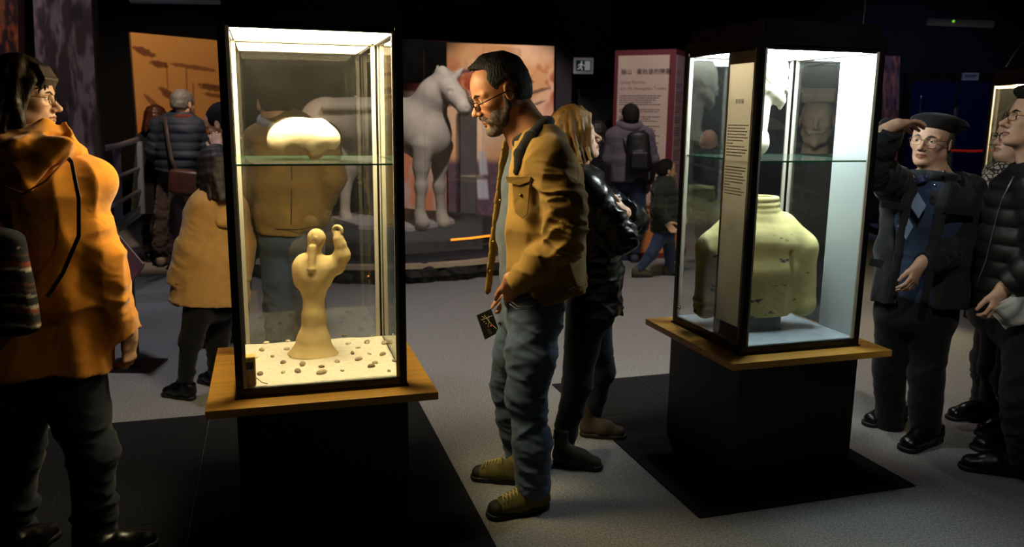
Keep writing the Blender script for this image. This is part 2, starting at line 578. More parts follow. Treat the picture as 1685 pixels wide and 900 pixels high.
def lip_mask(H):
    def m(p):
        q = H.inv(p)
        up = np.abs(q[:, 2] + .0685) < .0105 * np.clip(1.15 - (np.abs(q[:, 1]) / .026) ** 2, 0, 1)
        return (up & (q[:, 0] > .072) & (np.abs(q[:, 1]) < .026)).astype(int)
    return m

def eyes(H, par, org, iris='#4a3a28'):
    for s in (1, -1):
        c = H(.0728, s * .032, -.001)
        nu, nv = 14, 12
        v, f, mi = [], [], []
        for i in range(nv + 1):
            a = math.pi * i / nv
            for k in range(nu):
                b = 2 * math.pi * k / nu
                v.append(c + .0128 * H.s * (H.f * math.cos(a) + math.sin(a) * (H.l * math.cos(b) + H.u * math.sin(b))))
        for i in range(nv):
            for k in range(nu):
                f.append((i * nu + k, i * nu + (k + 1) % nu, (i + 1) * nu + (k + 1) % nu, (i + 1) * nu + k))
                mi.append(2 if i < 1 else 1 if i < 2 else 0)
        mesh_obj('eye', v, f, [mat('eye_white', '#d8d0c4', .15), mat('iris' + iris, iris, .15), mat('pupil', '#050505', .1)], par, org, True, mi)

def eyebrows(H, par, org, m, th=1.0):
    for s in (1, -1):
        g = Geo()
        g.tube([H(.0935, s * .012, .0165), H(.090, s * .028, .0225), H(.077, s * .048, .018)], [.003 * H.s * th, .0045 * H.s * th, .0015 * H.s], 6)
        g.build('eyebrow', m, par, org, True)

def glasses(H, par, org, m, lens=None, w=.026, h=.016, y0=.033, x=.103, z=-.003, rim=.0013):
    """wire spectacles; lenses and rim as one child with the lenses below it"""
    g = Geo()
    fr = []
    for s in (1, -1):
        pts = []
        for i in range(20):
            a = 2 * math.pi * i / 20
            e = .62
            cy, cz = math.copysign(abs(math.cos(a)) ** e, math.cos(a)), math.copysign(abs(math.sin(a)) ** e, math.sin(a))
            yy = s * (y0 + w * cy)
            pts.append(H(x - abs(yy) * .16, yy, z + h * cz))
        fr.append(pts)
        g.tube(pts, rim * H.s, 6, True)
        yo = s * (y0 + w)
        g.tube([H(x - abs(yo) * .16, yo, z + .006), H(x - .03, s * .074, z + .007), H(.0, s * .087, z + .010), H(-.018, s * .087, z + .004), H(-.032, s * .085, z - .014)], rim * H.s, 6)
    g.tube([H(x - .002, .008, z + .003), H(x + .002, 0, z + .006), H(x - .002, -.008, z + .003)], rim * H.s, 6)
    o = g.build('glasses', m, par, org, True)
    for pts in fr:
        l = Geo()
        l.poly(pts, H.f, .0012 * H.s)
        l.build('lens', lens or MATS['lens'], o)
        C.objects[-1].matrix_parent_inverse = Matrix()
    return o

def hand_ops(F, wr, d, pn, ts, s=1.0, curl=(.5, .6, .7, .8), spread=.10, thumb=(.6, .75, .25), tcurl=.5):
    """hand from the wrist: d points to the knuckles, pn where the palm faces, ts towards the thumb"""
    wr, d = np.asarray(wr, float), nrm(d)
    ts = nrm(np.asarray(ts) - d * np.dot(ts, d))
    pn0 = np.cross(d, ts)
    pn = pn0 if np.dot(pn0, pn) > 0 else -pn0
    kn = wr + d * .088 * s
    F.seg(wr - d * .02 * s, wr + d * .035 * s, (.027 * s, .019 * s), (.036 * s, .016 * s), ts, .015)
    F.seg(wr + d * .03 * s, kn - d * .006 * s, (.036 * s, .016 * s), (.040 * s, .0125 * s), ts, .012)
    tips = []
    for i, (o, L) in enumerate(((.030, .074), (.010, .083), (-.010, .077), (-.029, .060))):
        b = kn + ts * o * s - d * abs(o) * .25 * s
        a0 = spread * (1.5 - i)
        fd = nrm(d + ts * a0 * .6)
        c, ang = curl[i], 0
        p = b
        rr = (.0095, .0086, .0078, .0068)
        for j, q in enumerate((.44, .31, .25)):
            ang += c * (.75, 1.05, .65)[j]
            dd = fd * math.cos(ang) + pn * math.sin(ang)
            n = p + dd * L * q * s
            F.cone(p, n, rr[j] * s, rr[j + 1] * s, .004 if j else .006)
            p = n
        tips.append(p)
    tb = wr + d * .022 * s + ts * .024 * s + pn * .006 * s
    td = nrm(d * thumb[0] + ts * thumb[1] + pn * thumb[2])
    p1 = tb + td * .040 * s
    F.cone(tb, p1, .016 * s, .0115 * s, .012)
    t2 = nrm(td + (d * .8 + pn * .25 - ts * .5) * tcurl)
    p2 = p1 + t2 * .030 * s
    F.cone(p1, p2, .0112 * s, .0100 * s, .005)
    t3 = nrm(t2 + (d * .5 + pn * .3 - ts * .4) * tcurl)
    p3 = p2 + t3 * .024 * s
    F.cone(p2, p3, .0100 * s, .0075 * s, .004)
    return tips

def shoe(par, org, heel, toe, L, upper, sole, name='shoe', shaft=.10, lace=None, h=.006, w=1.0, cap=None, label=None, lean=None, tall=1.0):
    """heel = point on the floor under the heel's back edge, toe = direction on the floor"""
    x = nrm(V(toe[0], toe[1], 0))
    y = V(-x[1], x[0], 0)
    o = V(heel[0], heel[1], 0)
    P = lambda a, b, c: o + x * a + y * b + V(0, 0, c)
    F = SDF(h)
    q = L / .29
    F.cone(P(.042 * q, 0, .042), P(L * .50, 0, .046 * tall), .036 * q, .040 * q, .03, flat=(y, 1.08 * w))
    F.cone(P(L * .50, 0, .044 * tall), P(L - .048 * q, .004, .032 * tall), .040 * q, .034 * q * tall, .03, flat=(y, 1.22 * w))
    F.cone(P(.055 * q, 0, .055), P(.050 * q, 0, shaft) if lean is None else P(.055 * q, 0, shaft) + np.asarray(lean), .040 * q, .043 * q, .03, fb=True)
    F.cone(P(.06 * q, 0, .085 * tall), P(L * .62, 0, .062 * tall), .028 * q, .022 * q, .03)
    F.noise(.004, 28)
    F.box(P(L / 2, 0, -.04), (.4, .3, .055), None, .002, .002, 's')
    up = F.build(name, upper, par, org)
    if label: up['label'] = label
    S = SDF(h)
    S.cone(P(.044 * q, 0, .014), P(L * .42, 0, .014), .040 * q, .037 * q, .02, flat=(y, 1.03 * w))
    S.cone(P(L * .42, 0, .014), P(L - .045 * q, .004, .014), .037 * q, .043 * q, .02, flat=(y, 1.1 * w))
    S.box(P(L / 2, 0, .0115), (.3, .3, .0115), None, .003, .002, 'i')
    so = S.build('sole', sole, up, org)
    if cap is not None:
        K = SDF(h)
        K.cone(P(L - .075 * q, 0, .034 * tall), P(L - .046 * q, .004, .031 * tall), .0385 * q, .0365 * q * tall, .02, flat=(y, 1.22 * w))
        K.box(P(L - .148 * q, 0, .05), (.09 * q, .2, .2), np.array([x, y, V(0, 0, 1)]), .002, .004, 's')
        K.box(P(L / 2, 0, -.04), (.4, .3, .055), None, .002, .002, 's')
        K.build('toe_cap', cap, up, org)
    if lace is not None:
        g = Geo()
        for i in range(6):
            a = L * (.47 + .052 * i)
            z = (.103 - .0045 * i) * tall
            g.tube([P(a - .01, -.030, z - .016), P(a, -.010, z), P(a + .006, .010, z), P(a + .01, .030, z - .016)], .0028, 6)
            g.tube([P(a + .01, -.030, z - .018), P(a, -.008, z), P(a - .006, .012, z), P(a - .008, .030, z - .016)], .0028, 6)
        for s in (1, -1):
            g.tube([P(L * .46, 0, .106 * tall), P(L * .43, s * .03, .122 * tall), P(L * .46, s * .05, .104 * tall), P(L * .50, s * .03, .094 * tall)], .002, 6)
        g.build('laces', lace, up, org, True)
    return up

def neck_ops(F, H, base, r=.056):
    F.cone(H(-.022, 0, -.06), base, r * H.s, r * 1.1 * H.s, .03)
    F.cone(H(.012, 0, -.085), np.asarray(base) + H.f * .02, .035 * H.s, .045 * H.s, .03)

def skin_body(name, F_head, F_rest, H, mats, origin, hands=(), hf=.0035, hh=.004, cut=None, parts=True):
    """one body mesh: fine head, fine hands, coarser trunk and limbs that the clothes hide"""
    vs, fs, n, mi = [], [], 0, []
    lm = lip_mask(H)
    v, f = F_head.mesh()
    vs.append(v); fs.append(f); mi.append(lm(v[f].mean(1))); n += len(v)
    for G in hands:
        v, f = G.mesh()
        vs.append(v); fs.append(f + n); mi.append(np.zeros(len(f), int)); n += len(v)
    if F_rest is not None:
        v, f = F_rest.mesh()
        vs.append(v); fs.append(f + n); mi.append(np.zeros(len(f), int)); n += len(v)
    o = mesh_obj(name, np.vstack(vs), np.vstack(fs), mats, None, origin, True, np.concatenate(mi))
    return o

def rest_ops(P, h=.014, r=1.0):
    """trunk, arms and legs under the clothes, from a dict of joints"""
    F = SDF(h)
    F.cone(P['neck'], P['chest'], .05, .10 * r, .05)
    F.seg(P['chest'], P['waist'], (.13 * r, .085 * r), (.115 * r, .08 * r), P['side'], .05)
    F.seg(P['waist'], P['pelvis'], (.115 * r, .08 * r), (.13 * r, .085 * r), P['side'], .05)
    for s in 'lr':
        if s + 'sh' in P:
            F.cone(P['neck'], P[s + 'sh'], .04, .045, .04)
            F.chain([P[s + 'sh'], P[s + 'el'], P[s + 'wr']], [.04 * r, .033 * r, .024 * r], .02)
        if s + 'hip' in P:
            F.chain([P[s + 'hip'], P[s + 'kn'], P[s + 'an']], [.065 * r, .045 * r, .032 * r], .03)
            if s + 'toe' in P: F.cone(P[s + 'an'], P[s + 'toe'], .028, .02, .02)
    return F

def hair_cap(H, h=.005, front=.075, low=-.045, side=0.0, puff=1.0, rough=.005, tilt=.16):
    """short hair as a shell on the skull"""
    F = SDF(h)
    r = H.r
    F.ell(H(-.018, 0, .034), r(.102 * puff, .084 * puff, .095 * puff), H.R, .01)
    F.ell(H(-.05, 0, -.015), r(.065 * puff, .070 * puff, .065), H.R, .03)
    F.noise(rough * 1.6, 42 / H.s, 3)
    # face, forehead and below the nape
    R2 = Frame(H.o, H.f + H.u * tilt, H.u - H.f * tilt, H.s).R
    F.box(H(front + .075, 0, .0), r(.08, .2, .2), R2, .004, .012, 's')
    F.box(H(.045, 0, -.10), r(.058, .2, .09 - side), H.R, .01, .012, 's')
    F.box(H(0, 0, low - .1), r(.3, .3, .1), H.R, .01, .015, 's')
    return F

def lock(F, H, pts, r0, r1, k=.006):
    """one hair lock through head-frame points, thick in the middle and tapering to its tip"""
    p = [H(*q) for q in pts]
    n = len(p)
    for i in range(n - 1):
        a, b = i / (n - 1), (i + 1) / (n - 1)
        F.cone(p[i], p[i + 1], (r0 + (r1 - r0) * a) * H.s, (r0 + (r1 - r0) * b) * H.s, k)

def hang_hair(F, H, n, phi0, phi1, zend, rng, top=(0.0, 0.0), r0=.017, r1=.006, flare=1.0, wav=.010, k=.007, bang=None):
    """long hair: locks run from the crown over the skull and hang to zend(phi); phi in degrees, 0 = forehead, 90 = left, 180 = nape"""
    for i in range(n):
        ph = math.radians(phi0 + (phi1 - phi0) * (i + rng.uniform(-.4, .4)) / max(1, n - 1))
        c, s = math.cos(ph), math.sin(ph)
        jr = rng.uniform(.97, 1.08)
        pts = []
        z1 = zend(math.degrees(ph)) + rng.uniform(-.015, .015)
        for t in (18, 42, 66, 88):
            a = math.radians(t)
            x, y, z = -.014 + .106 * jr * math.sin(a) * c, .086 * jr * math.sin(a) * s, .030 + .100 * jr * math.cos(a)
            if z < z1: break
            pts.append((x + top[0] * (1 - t / 90), y + top[1] * (1 - t / 90), z))
        m = max(1, int((.03 - z1) / .045))
        w0 = rng.uniform(0, 6)
        for q in range(1, m + 1):
            z = .03 + (z1 - .03) * q / m
            e = 1 + (flare - 1) * q / m
            o = wav * math.sin(w0 + q * 1.3)
            pts.append((-.014 + (.106 * jr * c) * e - .006 * q * (c < 0), (.086 * jr * s) * e + o, z))
        lock(F, H, pts, r0, r1, k)

def trousers(name, m, root, org, pelvis, legs, rr, side, h=.008, pel=(.17, .12), wr=(.010, 14), top=.06, low=.06):
    F = SDF(h)
    F.seg(pelvis + V(0, 0, top), pelvis - V(0, 0, low), pel, (pel[0] * 1.02, pel[1]), side, .04, fa=True)
    for hp, kn, an in legs:
        mid = hp * .5 + kn * .5
        F.cone(hp, kn, rr[0], rr[1], .03, wr=(*wr, 1, .4))
        F.cone(kn, an, rr[1], rr[2], .03, fb=True, wr=(*wr, .5, 1))
    F.noise(.004, 20)
    return F.build(name, m, root, org)

def top_garment(name, m, root, org, T, side, arms, ra, h=.008, wr=(.010, 7, 1.2), awr=(.010, 15), quilt=None, aquilt=None, sh=.07, extra=None):
    """jacket or coat: trunk sections T=[(centre, half width, half depth)], sleeves arms=[(shoulder, elbow, wrist)]"""
    F = SDF(h)
    for i in range(len(T) - 1):
        (p, a, b), (p2, a2, b2) = T[i], T[i + 1]
        F.seg(p, p2, (a, b), (a2, b2), side, .03, wr=wr if i else None, quilt=quilt, fb=(i == len(T) - 2))
    for A_ in arms:
        F.cone(T[0][0], A_[0], sh, ra[0], .05)
        F.cone(A_[0], A_[1], ra[0], ra[1], .03, wr=(*awr, 1, .5) if awr else None, quilt=aquilt)
        F.cone(A_[1], A_[2], ra[1], ra[2], .025, fb=True, wr=(*awr, 0, .7) if awr else None, quilt=aquilt)
    if extra: extra(F)
    return F.build(name, m, root, org)

def simple_shoe(root, org, px_heel, px_toe, up, sole=None, shaft=.09, h=.008, Lmin=.24, w=1.0, tall=1.0, label=None):
    a, b = on_z(*px_heel, 0), on_z(*px_toe, 0)
    L = max(np.linalg.norm(a - b), Lmin)
    return shoe(root, org, a, b - a, L, up, sole or RUBBER, shaft=shaft, h=h, w=w, tall=tall, label=label)

def on_z(px, py, z):
    p, q = at(px, py, 1.0), V(0, 0, CAMH)
    d = p - q
    return q + d * ((z - CAMH) / d[2])

def ribbon(pts, w, n_dir, name, m, root, org):
    g = Geo()
    g.tube(pts, w / 2, 8, flat=n_dir)
    return g.build(name, m, root, org, True)

# ------------------------------------------------------------------ materials used in several places
BLACK = mat('black_metal', '#141312', .38, .3, bump=.05)
PEDB = mat('black_laminate', '#0d0d0d', .55, bump=.08, bscale=60)
CHAN = mat('white_aluminium', '#b4afa2', .4, .1)
WOODT = mat('maple_board', '#dfa549', .42, var=.12, vscale=3, stretch=(1, 14, 14), bump=.05, bscale=40)
LEATHER = mat('black_leather', '#0a0a0b', .32, bump=.25, bscale=120)
RUBBER = mat('black_rubber', '#0a0a0a', .6)

def glass_mat(name, tint, refl=1.0, tint_amt=1.0, film_amt=0.0):
    if name in MATS: return MATS[name]
    m = bpy.data.materials.new(name)
    MATS[name] = m
    m.use_nodes = True
    nt = m.node_tree
    nt.nodes.clear()
    out = nt.nodes.new('ShaderNodeOutputMaterial')
    tr = nt.nodes.new('ShaderNodeBsdfTransparent')
    tr.inputs[0].default_value = (*tint, 1)
    gl = nt.nodes.new('ShaderNodeBsdfGlossy')
    gl.inputs['Roughness'].default_value = 0.0
    gl.inputs[0].default_value = (.95, .97, .95, 1)
    fr = nt.nodes.new('ShaderNodeFresnel')
    gm = nt.nodes.new('ShaderNodeNewGeometry')               # both faces of a pane reflect alike
    io = nt.nodes.new('ShaderNodeMapRange')
    io.inputs['To Min'].default_value = 1.5
    io.inputs['To Max'].default_value = 1 / 1.5
    nt.links.new(gm.outputs['Backfacing'], io.inputs['Value'])
    nt.links.new(io.outputs[0], fr.inputs[0])
    mu = nt.nodes.new('ShaderNodeMath')
    mu.operation = 'MULTIPLY'
    mu.inputs[1].default_value = refl
    nt.links.new(fr.outputs[0], mu.inputs[0])
    mx = nt.nodes.new('ShaderNodeMixShader')
    nt.links.new(mu.outputs[0], mx.inputs[0])
    nt.links.new(tr.outputs[0], mx.inputs[1])
    nt.links.new(gl.outputs[0], mx.inputs[2])
    last = mx
    if film_amt > 0:                                             # a thin milky layer, uneven by noise
        df = nt.nodes.new('ShaderNodeBsdfDiffuse')
        df.inputs[0].default_value = (.8, .8, .75, 1)
        tc = nt.nodes.new('ShaderNodeTexCoord')
        n = nt.nodes.new('ShaderNodeTexNoise')
        n.inputs['Scale'].default_value = 5
        n.inputs['Detail'].default_value = 8
        nt.links.new(tc.outputs['Object'], n.inputs['Vector'])
        r = nt.nodes.new('ShaderNodeMath')
        r.operation = 'MULTIPLY'
        r.inputs[1].default_value = film_amt
        nt.links.new(n.outputs['Fac'], r.inputs[0])
        m2 = nt.nodes.new('ShaderNodeMixShader')
        nt.links.new(r.outputs[0], m2.inputs[0])
        nt.links.new(mx.outputs[0], m2.inputs[1])
        nt.links.new(df.outputs[0], m2.inputs[2])
        last = m2
    nt.links.new(last.outputs[0], out.inputs[0])
    return m
GLASS = glass_mat('case_glass', (.985, .99, .985), 1.5, film_amt=.005)
SHELF = glass_mat('shelf_glass', (.96, .985, .965), 1.0, film_amt=.02)
LENS = MATS['lens'] = glass_mat('lens_glass', (.97, .97, .97), .8)
EDGE = mat('green_glass_edge', '#1f6a4c', .15)

def text_mesh(name, body, size, m, parent, M, align='LEFT', depth=.0006, weight=0):
    cu = bpy.data.curves.new(name, 'FONT')
    cu.body = body
    cu.size = size
    cu.align_x = align
    cu.extrude = depth
    cu.resolution_u = 1
    cu.offset = weight
    o = bpy.data.objects.new(name, cu)
    C.objects.link(o)
    me = bpy.data.meshes.new_from_object(o.evaluated_get(bpy.context.evaluated_depsgraph_get()))
    bpy.data.objects.remove(o)
    n = bpy.data.objects.new(name, me)
    me.materials.clear()
    me.materials.append(m)
    C.objects.link(n)
    n.parent = parent
    n.matrix_local = M
    return n

def lines_of_print(name, parent, m, M, w, rows, gap, h, rng, depth=.0006, ragged=.25):
    """rows of print too fine to read: word-long strokes of ink"""
    g = Geo()
    for i in range(rows):
        x, end = 0, w * (1 - (ragged * rng.random() if i % 4 else .0)) if (i % 7 != 6) else w * .3
        while x < end:
            l = min(h * (1.2 + 3.2 * rng.random()), end - x)
            if l > h * .5: g.box((x, -i * gap - h, 0), (x + l, -i * gap, depth))
            x += l + h * .55
    o = g.build(name, m, parent)
    o.matrix_local = M
    return o

ZB, ZT, CH, BH, PW = .584, 1.851, .298, .3958, .025
def display_case(cx, cy, yaw, label, light, bed_mat):
    r = empty('display_case', (cx, cy, 0), label, 'display case', 'glass display cases', yaw)
    g = Geo()
    g.box((-.300, -.300, .0072), (.300, .300, ZB - .0298))
    ped = g.build('pedestal', PEDB, r)
    g = Geo()
    g.box((-BH, -BH, ZB - .0298), (BH, BH, ZB), bev=.0025)
    g.build('base_board', WOODT, r)
    for k in range(4):
        R = Matrix.Rotation(k * math.pi / 2, 4, 'Z')
        R_ = np.array(R)
        g = Geo()
        g.box((-CH, -CH, ZB), (CH - PW, -CH + PW, ZB + .034), R_, bev=.001)
        g.box((-CH - .006, -CH - .006, ZB), (CH - .006, -CH + .01, ZB + .006), R_)
        g.build('base_rail', BLACK, r)
        g = Geo()
        g.box((-CH, -CH, ZB + .034), (-CH + PW, -CH + .004, ZT + .03), R_)
        g.box((-CH, -CH, ZB + .034), (-CH + .004, -CH + PW, ZT + .03), R_)
        p = g.build('post', BLACK, r)
        for m_ in (0, 1):
            g = Geo()
            if m_: g.box((-CH + .021, -CH + .0045, ZB + .034), (-CH + PW + .012, -CH + .0125, ZT - .012), R_)
            else: g.box((-CH + .0045, -CH + .021, ZB + .034), (-CH + .0125, -CH + PW + .012, ZT - .012), R_)
            g.build('channel', CHAN, p)
        g = Geo()
        g.box((-CH + PW, -CH, ZT), (CH - PW, -CH + PW * .5, ZT + .03), R_)
        g.box((-CH + PW, -CH + .006, ZT - .018), (CH - PW, -CH + .012, ZT), R_)
        g.build('top_rail', BLACK, r)
        g = Geo()
        g.box((-CH + .036, -CH + .014, ZT - .016), (CH - .036, -CH + .028, ZT - .004), R_)
        g.build('light_trim', mat('trim_grey', '#4e4a42', .45, .3), r)
        g = Geo()
        g.box((-CH + PW + .002, -CH + .005, ZB + .034), (CH - PW - .002, -CH + .011, ZT - .018), R_)
        g.build('glass_pane', GLASS, r)
    g = Geo()
    g.box((-CH, -CH, ZT + .03), (CH, CH, ZT + .045), bev=.002)
    g.box((-CH + .016, -CH + .016, ZT + .045), (CH - .016, CH - .016, ZT + .098), bev=.002)
    g.build('cap', BLACK, r)
    g = Geo()
    g.box((-.262, -.262, ZT - .010), (.262, .262, ZT - .002))
    g.build('light_panel', mat('light_panel_%.2f' % light[0][2], light[0], emit=light[1]), r)
    ZS = 1.395
    g = Geo()
    g.box((-.283, -.283, ZS - .006), (.283, .283, ZS))
    sh = g.build('glass_shelf', SHELF, r)
    for k in range(4):
        g = Geo()
        g.box((-.283, -.2845, ZS - .0062), (.283, -.283, ZS + .0002), np.array(Matrix.Rotation(k * math.pi / 2, 4, 'Z')))
        g.build('shelf_edge', EDGE, sh)
    # bed
    n = 40
    xs = np.linspace(-.284, .284, n)
    X, Y = np.meshgrid(xs, xs, indexing='ij')
    rough = .004 if bed_mat.name.startswith('sand') else .0
    Z = ZB + .036 + rough * (fbm(X * 14, Y * 14, X * 0 + cx) * 2 - .6)
    vt = np.stack([X, Y, Z], -1).reshape(-1, 3)
    i, j = np.meshgrid(np.arange(n - 1), np.arange(n - 1), indexing='ij')
    a = (i * n + j).ravel()
    f = np.stack([a, a + n, a + n + 1, a + 1], 1)
    vb = vt.copy(); vb[:, 2] = ZB + .001
    vv = np.vstack([vt, vb]); N = n * n
    rim = []
    for q in range(n - 1):
        rim += [(q, q + 1, N + q + 1, N + q), (q * n, N + q * n, N + (q + 1) * n, (q + 1) * n)]
        a1 = (n - 1) * n + q; rim.append((a1, N + a1, N + a1 + 1, a1 + 1))
        a2 = q * n + n - 1; rim.append((a2, a2 + n, N + a2 + n, N + a2))
    f = np.vstack([f, np.array(rim)])
    mesh_obj('bed', vv, f, bed_mat, r)
    return r
CASES = [(-.7524, 3.089, .2897), (1.160, 3.700, .3024)]
def loc(i, x, y, z):
    cx, cy, a = CASES[i]
    return V(cx + x * math.cos(a) - y * math.sin(a), cy + x * math.sin(a) + y * math.cos(a), z)
def axes(i):
    a = CASES[i][2]
    return V(math.cos(a), math.sin(a), 0), V(-math.sin(a), math.cos(a), 0)

SAND = mat('sand_white', '#d9d2c0', .95, var=.08, vscale=60, bump=.5, bscale=180)
GREYBED = mat('grey_felt', '#7f8890', .85, var=.12, vscale=14, bump=.2, bscale=300)
case1 = display_case(*CASES[0], 'tall glass display case with a clay figurine on a bed of white sand', CASE1_LIGHT, SAND)
case2 = display_case(*CASES[1], 'tall glass display case with a headless clay torso and a text panel on its glass', CASE2_LIGHT, GREYBED)

# ------------------------------------------------------------------ room shell
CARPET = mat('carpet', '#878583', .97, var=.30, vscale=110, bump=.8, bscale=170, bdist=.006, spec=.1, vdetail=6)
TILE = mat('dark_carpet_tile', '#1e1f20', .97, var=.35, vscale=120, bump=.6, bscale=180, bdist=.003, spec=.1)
WALL = mat('black_wall', '#101116', .9, var=.15, vscale=3, bump=.1, bscale=80)
WALL2 = mat('charcoal_wall', '#211f2a', .9, var=.1, vscale=3, bump=.1, bscale=80)
def block(name, lo, hi, m, kind='structure', parent=None):
    g = Geo()
    g.box(lo, hi)
    o = g.build(name, m, parent)
    if kind: o['kind'] = kind
    return o
XL, XR, YB, YF, ZC = -7.0, 8.0, 12.6, -3.0, 4.3
block('floor', (XL, YF, -.1), (XR, YB, 0), CARPET)
block('ceiling', (XL, YF, ZC), (XR, YB, ZC + .1), WALL)
block('wall_left', (XL - .1, YF, 0), (XL, YB, ZC), WALL)
block('wall_right', (XR, YF, 0), (XR + .1, YB, ZC), WALL)
block('wall_back', (XL, YB, 0), (XR, YB + .1, ZC), WALL)
block('wall_front', (XL, YF - .1, 0), (XR, YF, ZC), WALL)

# ------------------------------------------------------------------ carpet tiles under the cases
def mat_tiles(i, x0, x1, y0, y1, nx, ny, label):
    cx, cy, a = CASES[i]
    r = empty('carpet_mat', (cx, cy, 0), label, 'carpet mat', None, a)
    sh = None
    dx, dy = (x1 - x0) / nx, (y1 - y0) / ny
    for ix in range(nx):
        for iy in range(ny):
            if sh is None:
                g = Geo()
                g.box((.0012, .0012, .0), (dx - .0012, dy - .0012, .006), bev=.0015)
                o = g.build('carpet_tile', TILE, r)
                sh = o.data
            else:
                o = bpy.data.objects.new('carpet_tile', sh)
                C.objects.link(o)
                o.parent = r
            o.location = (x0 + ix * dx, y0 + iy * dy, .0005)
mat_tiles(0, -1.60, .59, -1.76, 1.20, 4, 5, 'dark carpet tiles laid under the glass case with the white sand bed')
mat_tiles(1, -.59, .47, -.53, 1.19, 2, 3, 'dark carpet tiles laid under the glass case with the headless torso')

# ------------------------------------------------------------------ exhibits of the first case
CLAY = mat('yellow_clay', '#d8bf88', .9, var=.16, vscale=9, bump=.35, bscale=70)
def clay_figure():
    Y = 3.06
    z0 = ZB + .034
    A = lambda px, py, dy=0: at(px, py, Y + dy)
    sx = V(1, 0, 0)
    F = SDF(.0042)
    base = on_z(516, 583, z0); base[2] = z0
    Yb = base[1]
    A = lambda px, py, dy=0: at(px, py, Yb + dy)
    zz = lambda p, z: V(p[0], p[1], z)
    F.seg(base + V(0, 0, .0), A(516, 562), (.106, .085), (.060, .055), sx, .03, fa=True)
    F.seg(A(516, 560), A(517, 520), (.058, .052), (.042, .040), sx, .04)
    F.seg(A(517, 520), A(516, 470), (.042, .040), (.043, .040), sx, .03)
    F.seg(A(516, 474), A(516, 455), (.046, .042), (.062, .048), sx, .03)
    F.seg(A(516, 455), A(516, 428), (.062, .048), (.050, .040), sx, .03)
    F.ell(A(500, 444), (.046, .045, .062), None, .02)
    F.ell(A(496, 462), (.026, .034, .030), None, .02)
    F.ell(A(533, 447), (.042, .042, .052), None, .02)
    F.ell(A(532, 466), (.022, .03, .022), None, .02)
    F.chain([A(530, 440), A(552, 436, .01), A(563, 420, .0), A(561, 402, -.01)], [.042, .036, .029, .022], .018)
    F.cone(A(560, 404, -.01), A(557, 393, -.012), .0225, .0215, .006)
    F.chain([A(557, 393, -.012), A(556, 386, -.012)], [.017, .015], .004)
    F.torus(A(555.5, 379, -.012), V(.25, 1, .1), .0165, .0080, .004)
    F.chain([A(517, 428), A(517, 414)], [.028, .026], .012)
    F.seg(A(517, 410), A(521, 390), (.026, .03), (.031, .034), sx, .01)
    F.ell(A(521, 392), (.034, .036, .038), None, .01)
    F.chain([A(514, 408, -.036), A(513, 425, -.044), A(512, 440, -.050)], [.016, .013, .012], .006)
    F.ell(A(512, 443, -.052), (.017, .012, .011), None, .004)
    for q in (-1, 0, 1):
        F.cone(A(521 + q * 8, 378, -.028), A(516 + q * 5, 408, -.036), .0022, .0022, .003, 's')
    F.noise(.003, 38)
    o = F.build('clay_figurine', CLAY, None, (base[0], base[1], z0))
    tag(o, 'ochre clay figurine with raised arm and ring hand standing in white sand', 'figurine')
clay_figure()

PALECLAY = mat('pale_clay', '#d8cda8', .9, var=.12, vscale=10, bump=.4, bscale=60)
def fragment():
    z0 = 1.3955
    b = on_z(513, 262, z0)
    Y = b[1]
    A = lambda px, py, dy=0: at(px, py, Y + dy)
    F = SDF(.0036)
    F.ell(A(492, 226), (.108, .085, .074), None, .02)
    F.ell(A(470, 236), (.062, .075, .052), None, .03)
    F.ell(A(535, 228), (.055, .065, .052), None, .025)
    F.ell(A(527, 208), (.026, .035, .026), None, .03)
    F.ell(A(517, 243), (.032, .05, .045), None, .03)
    F.cone(A(505, 205, -.03), A(548, 214, -.02), .008, .004, .02)
    F.noise(.004, 30)
    # hollow inside and broken mouths
    F.ell(A(490, 240), (.090, .07, .060), None, .01, 's')
    F.cone(A(483, 254, -.2), A(483, 252, .1), .0315, .0315, .006, 's')
    F.cone(A(452, 262, -.12), A(452, 260, .1), .034, .034, .006, 's')
    F.cone(A(545, 258, -.15), A(545, 256, .1), .026, .024, .006, 's')
    F.box(V(b[0], b[1], z0 - .1), (.3, .3, .1), None, .001, .002, 's')
    F.ell(A(515, 252), (.018, .03, .025), None, .012)
    F.box(V(b[0], b[1], z0 - .1), (.3, .3, .1), None, .001, .001, 's')
    o = F.build('clay_fragment', PALECLAY, None, (b[0], b[1], z0))
    tag(o, 'pale hollow clay fragment with arched broken openings lying on the glass shelf', 'clay fragment')
fragment()

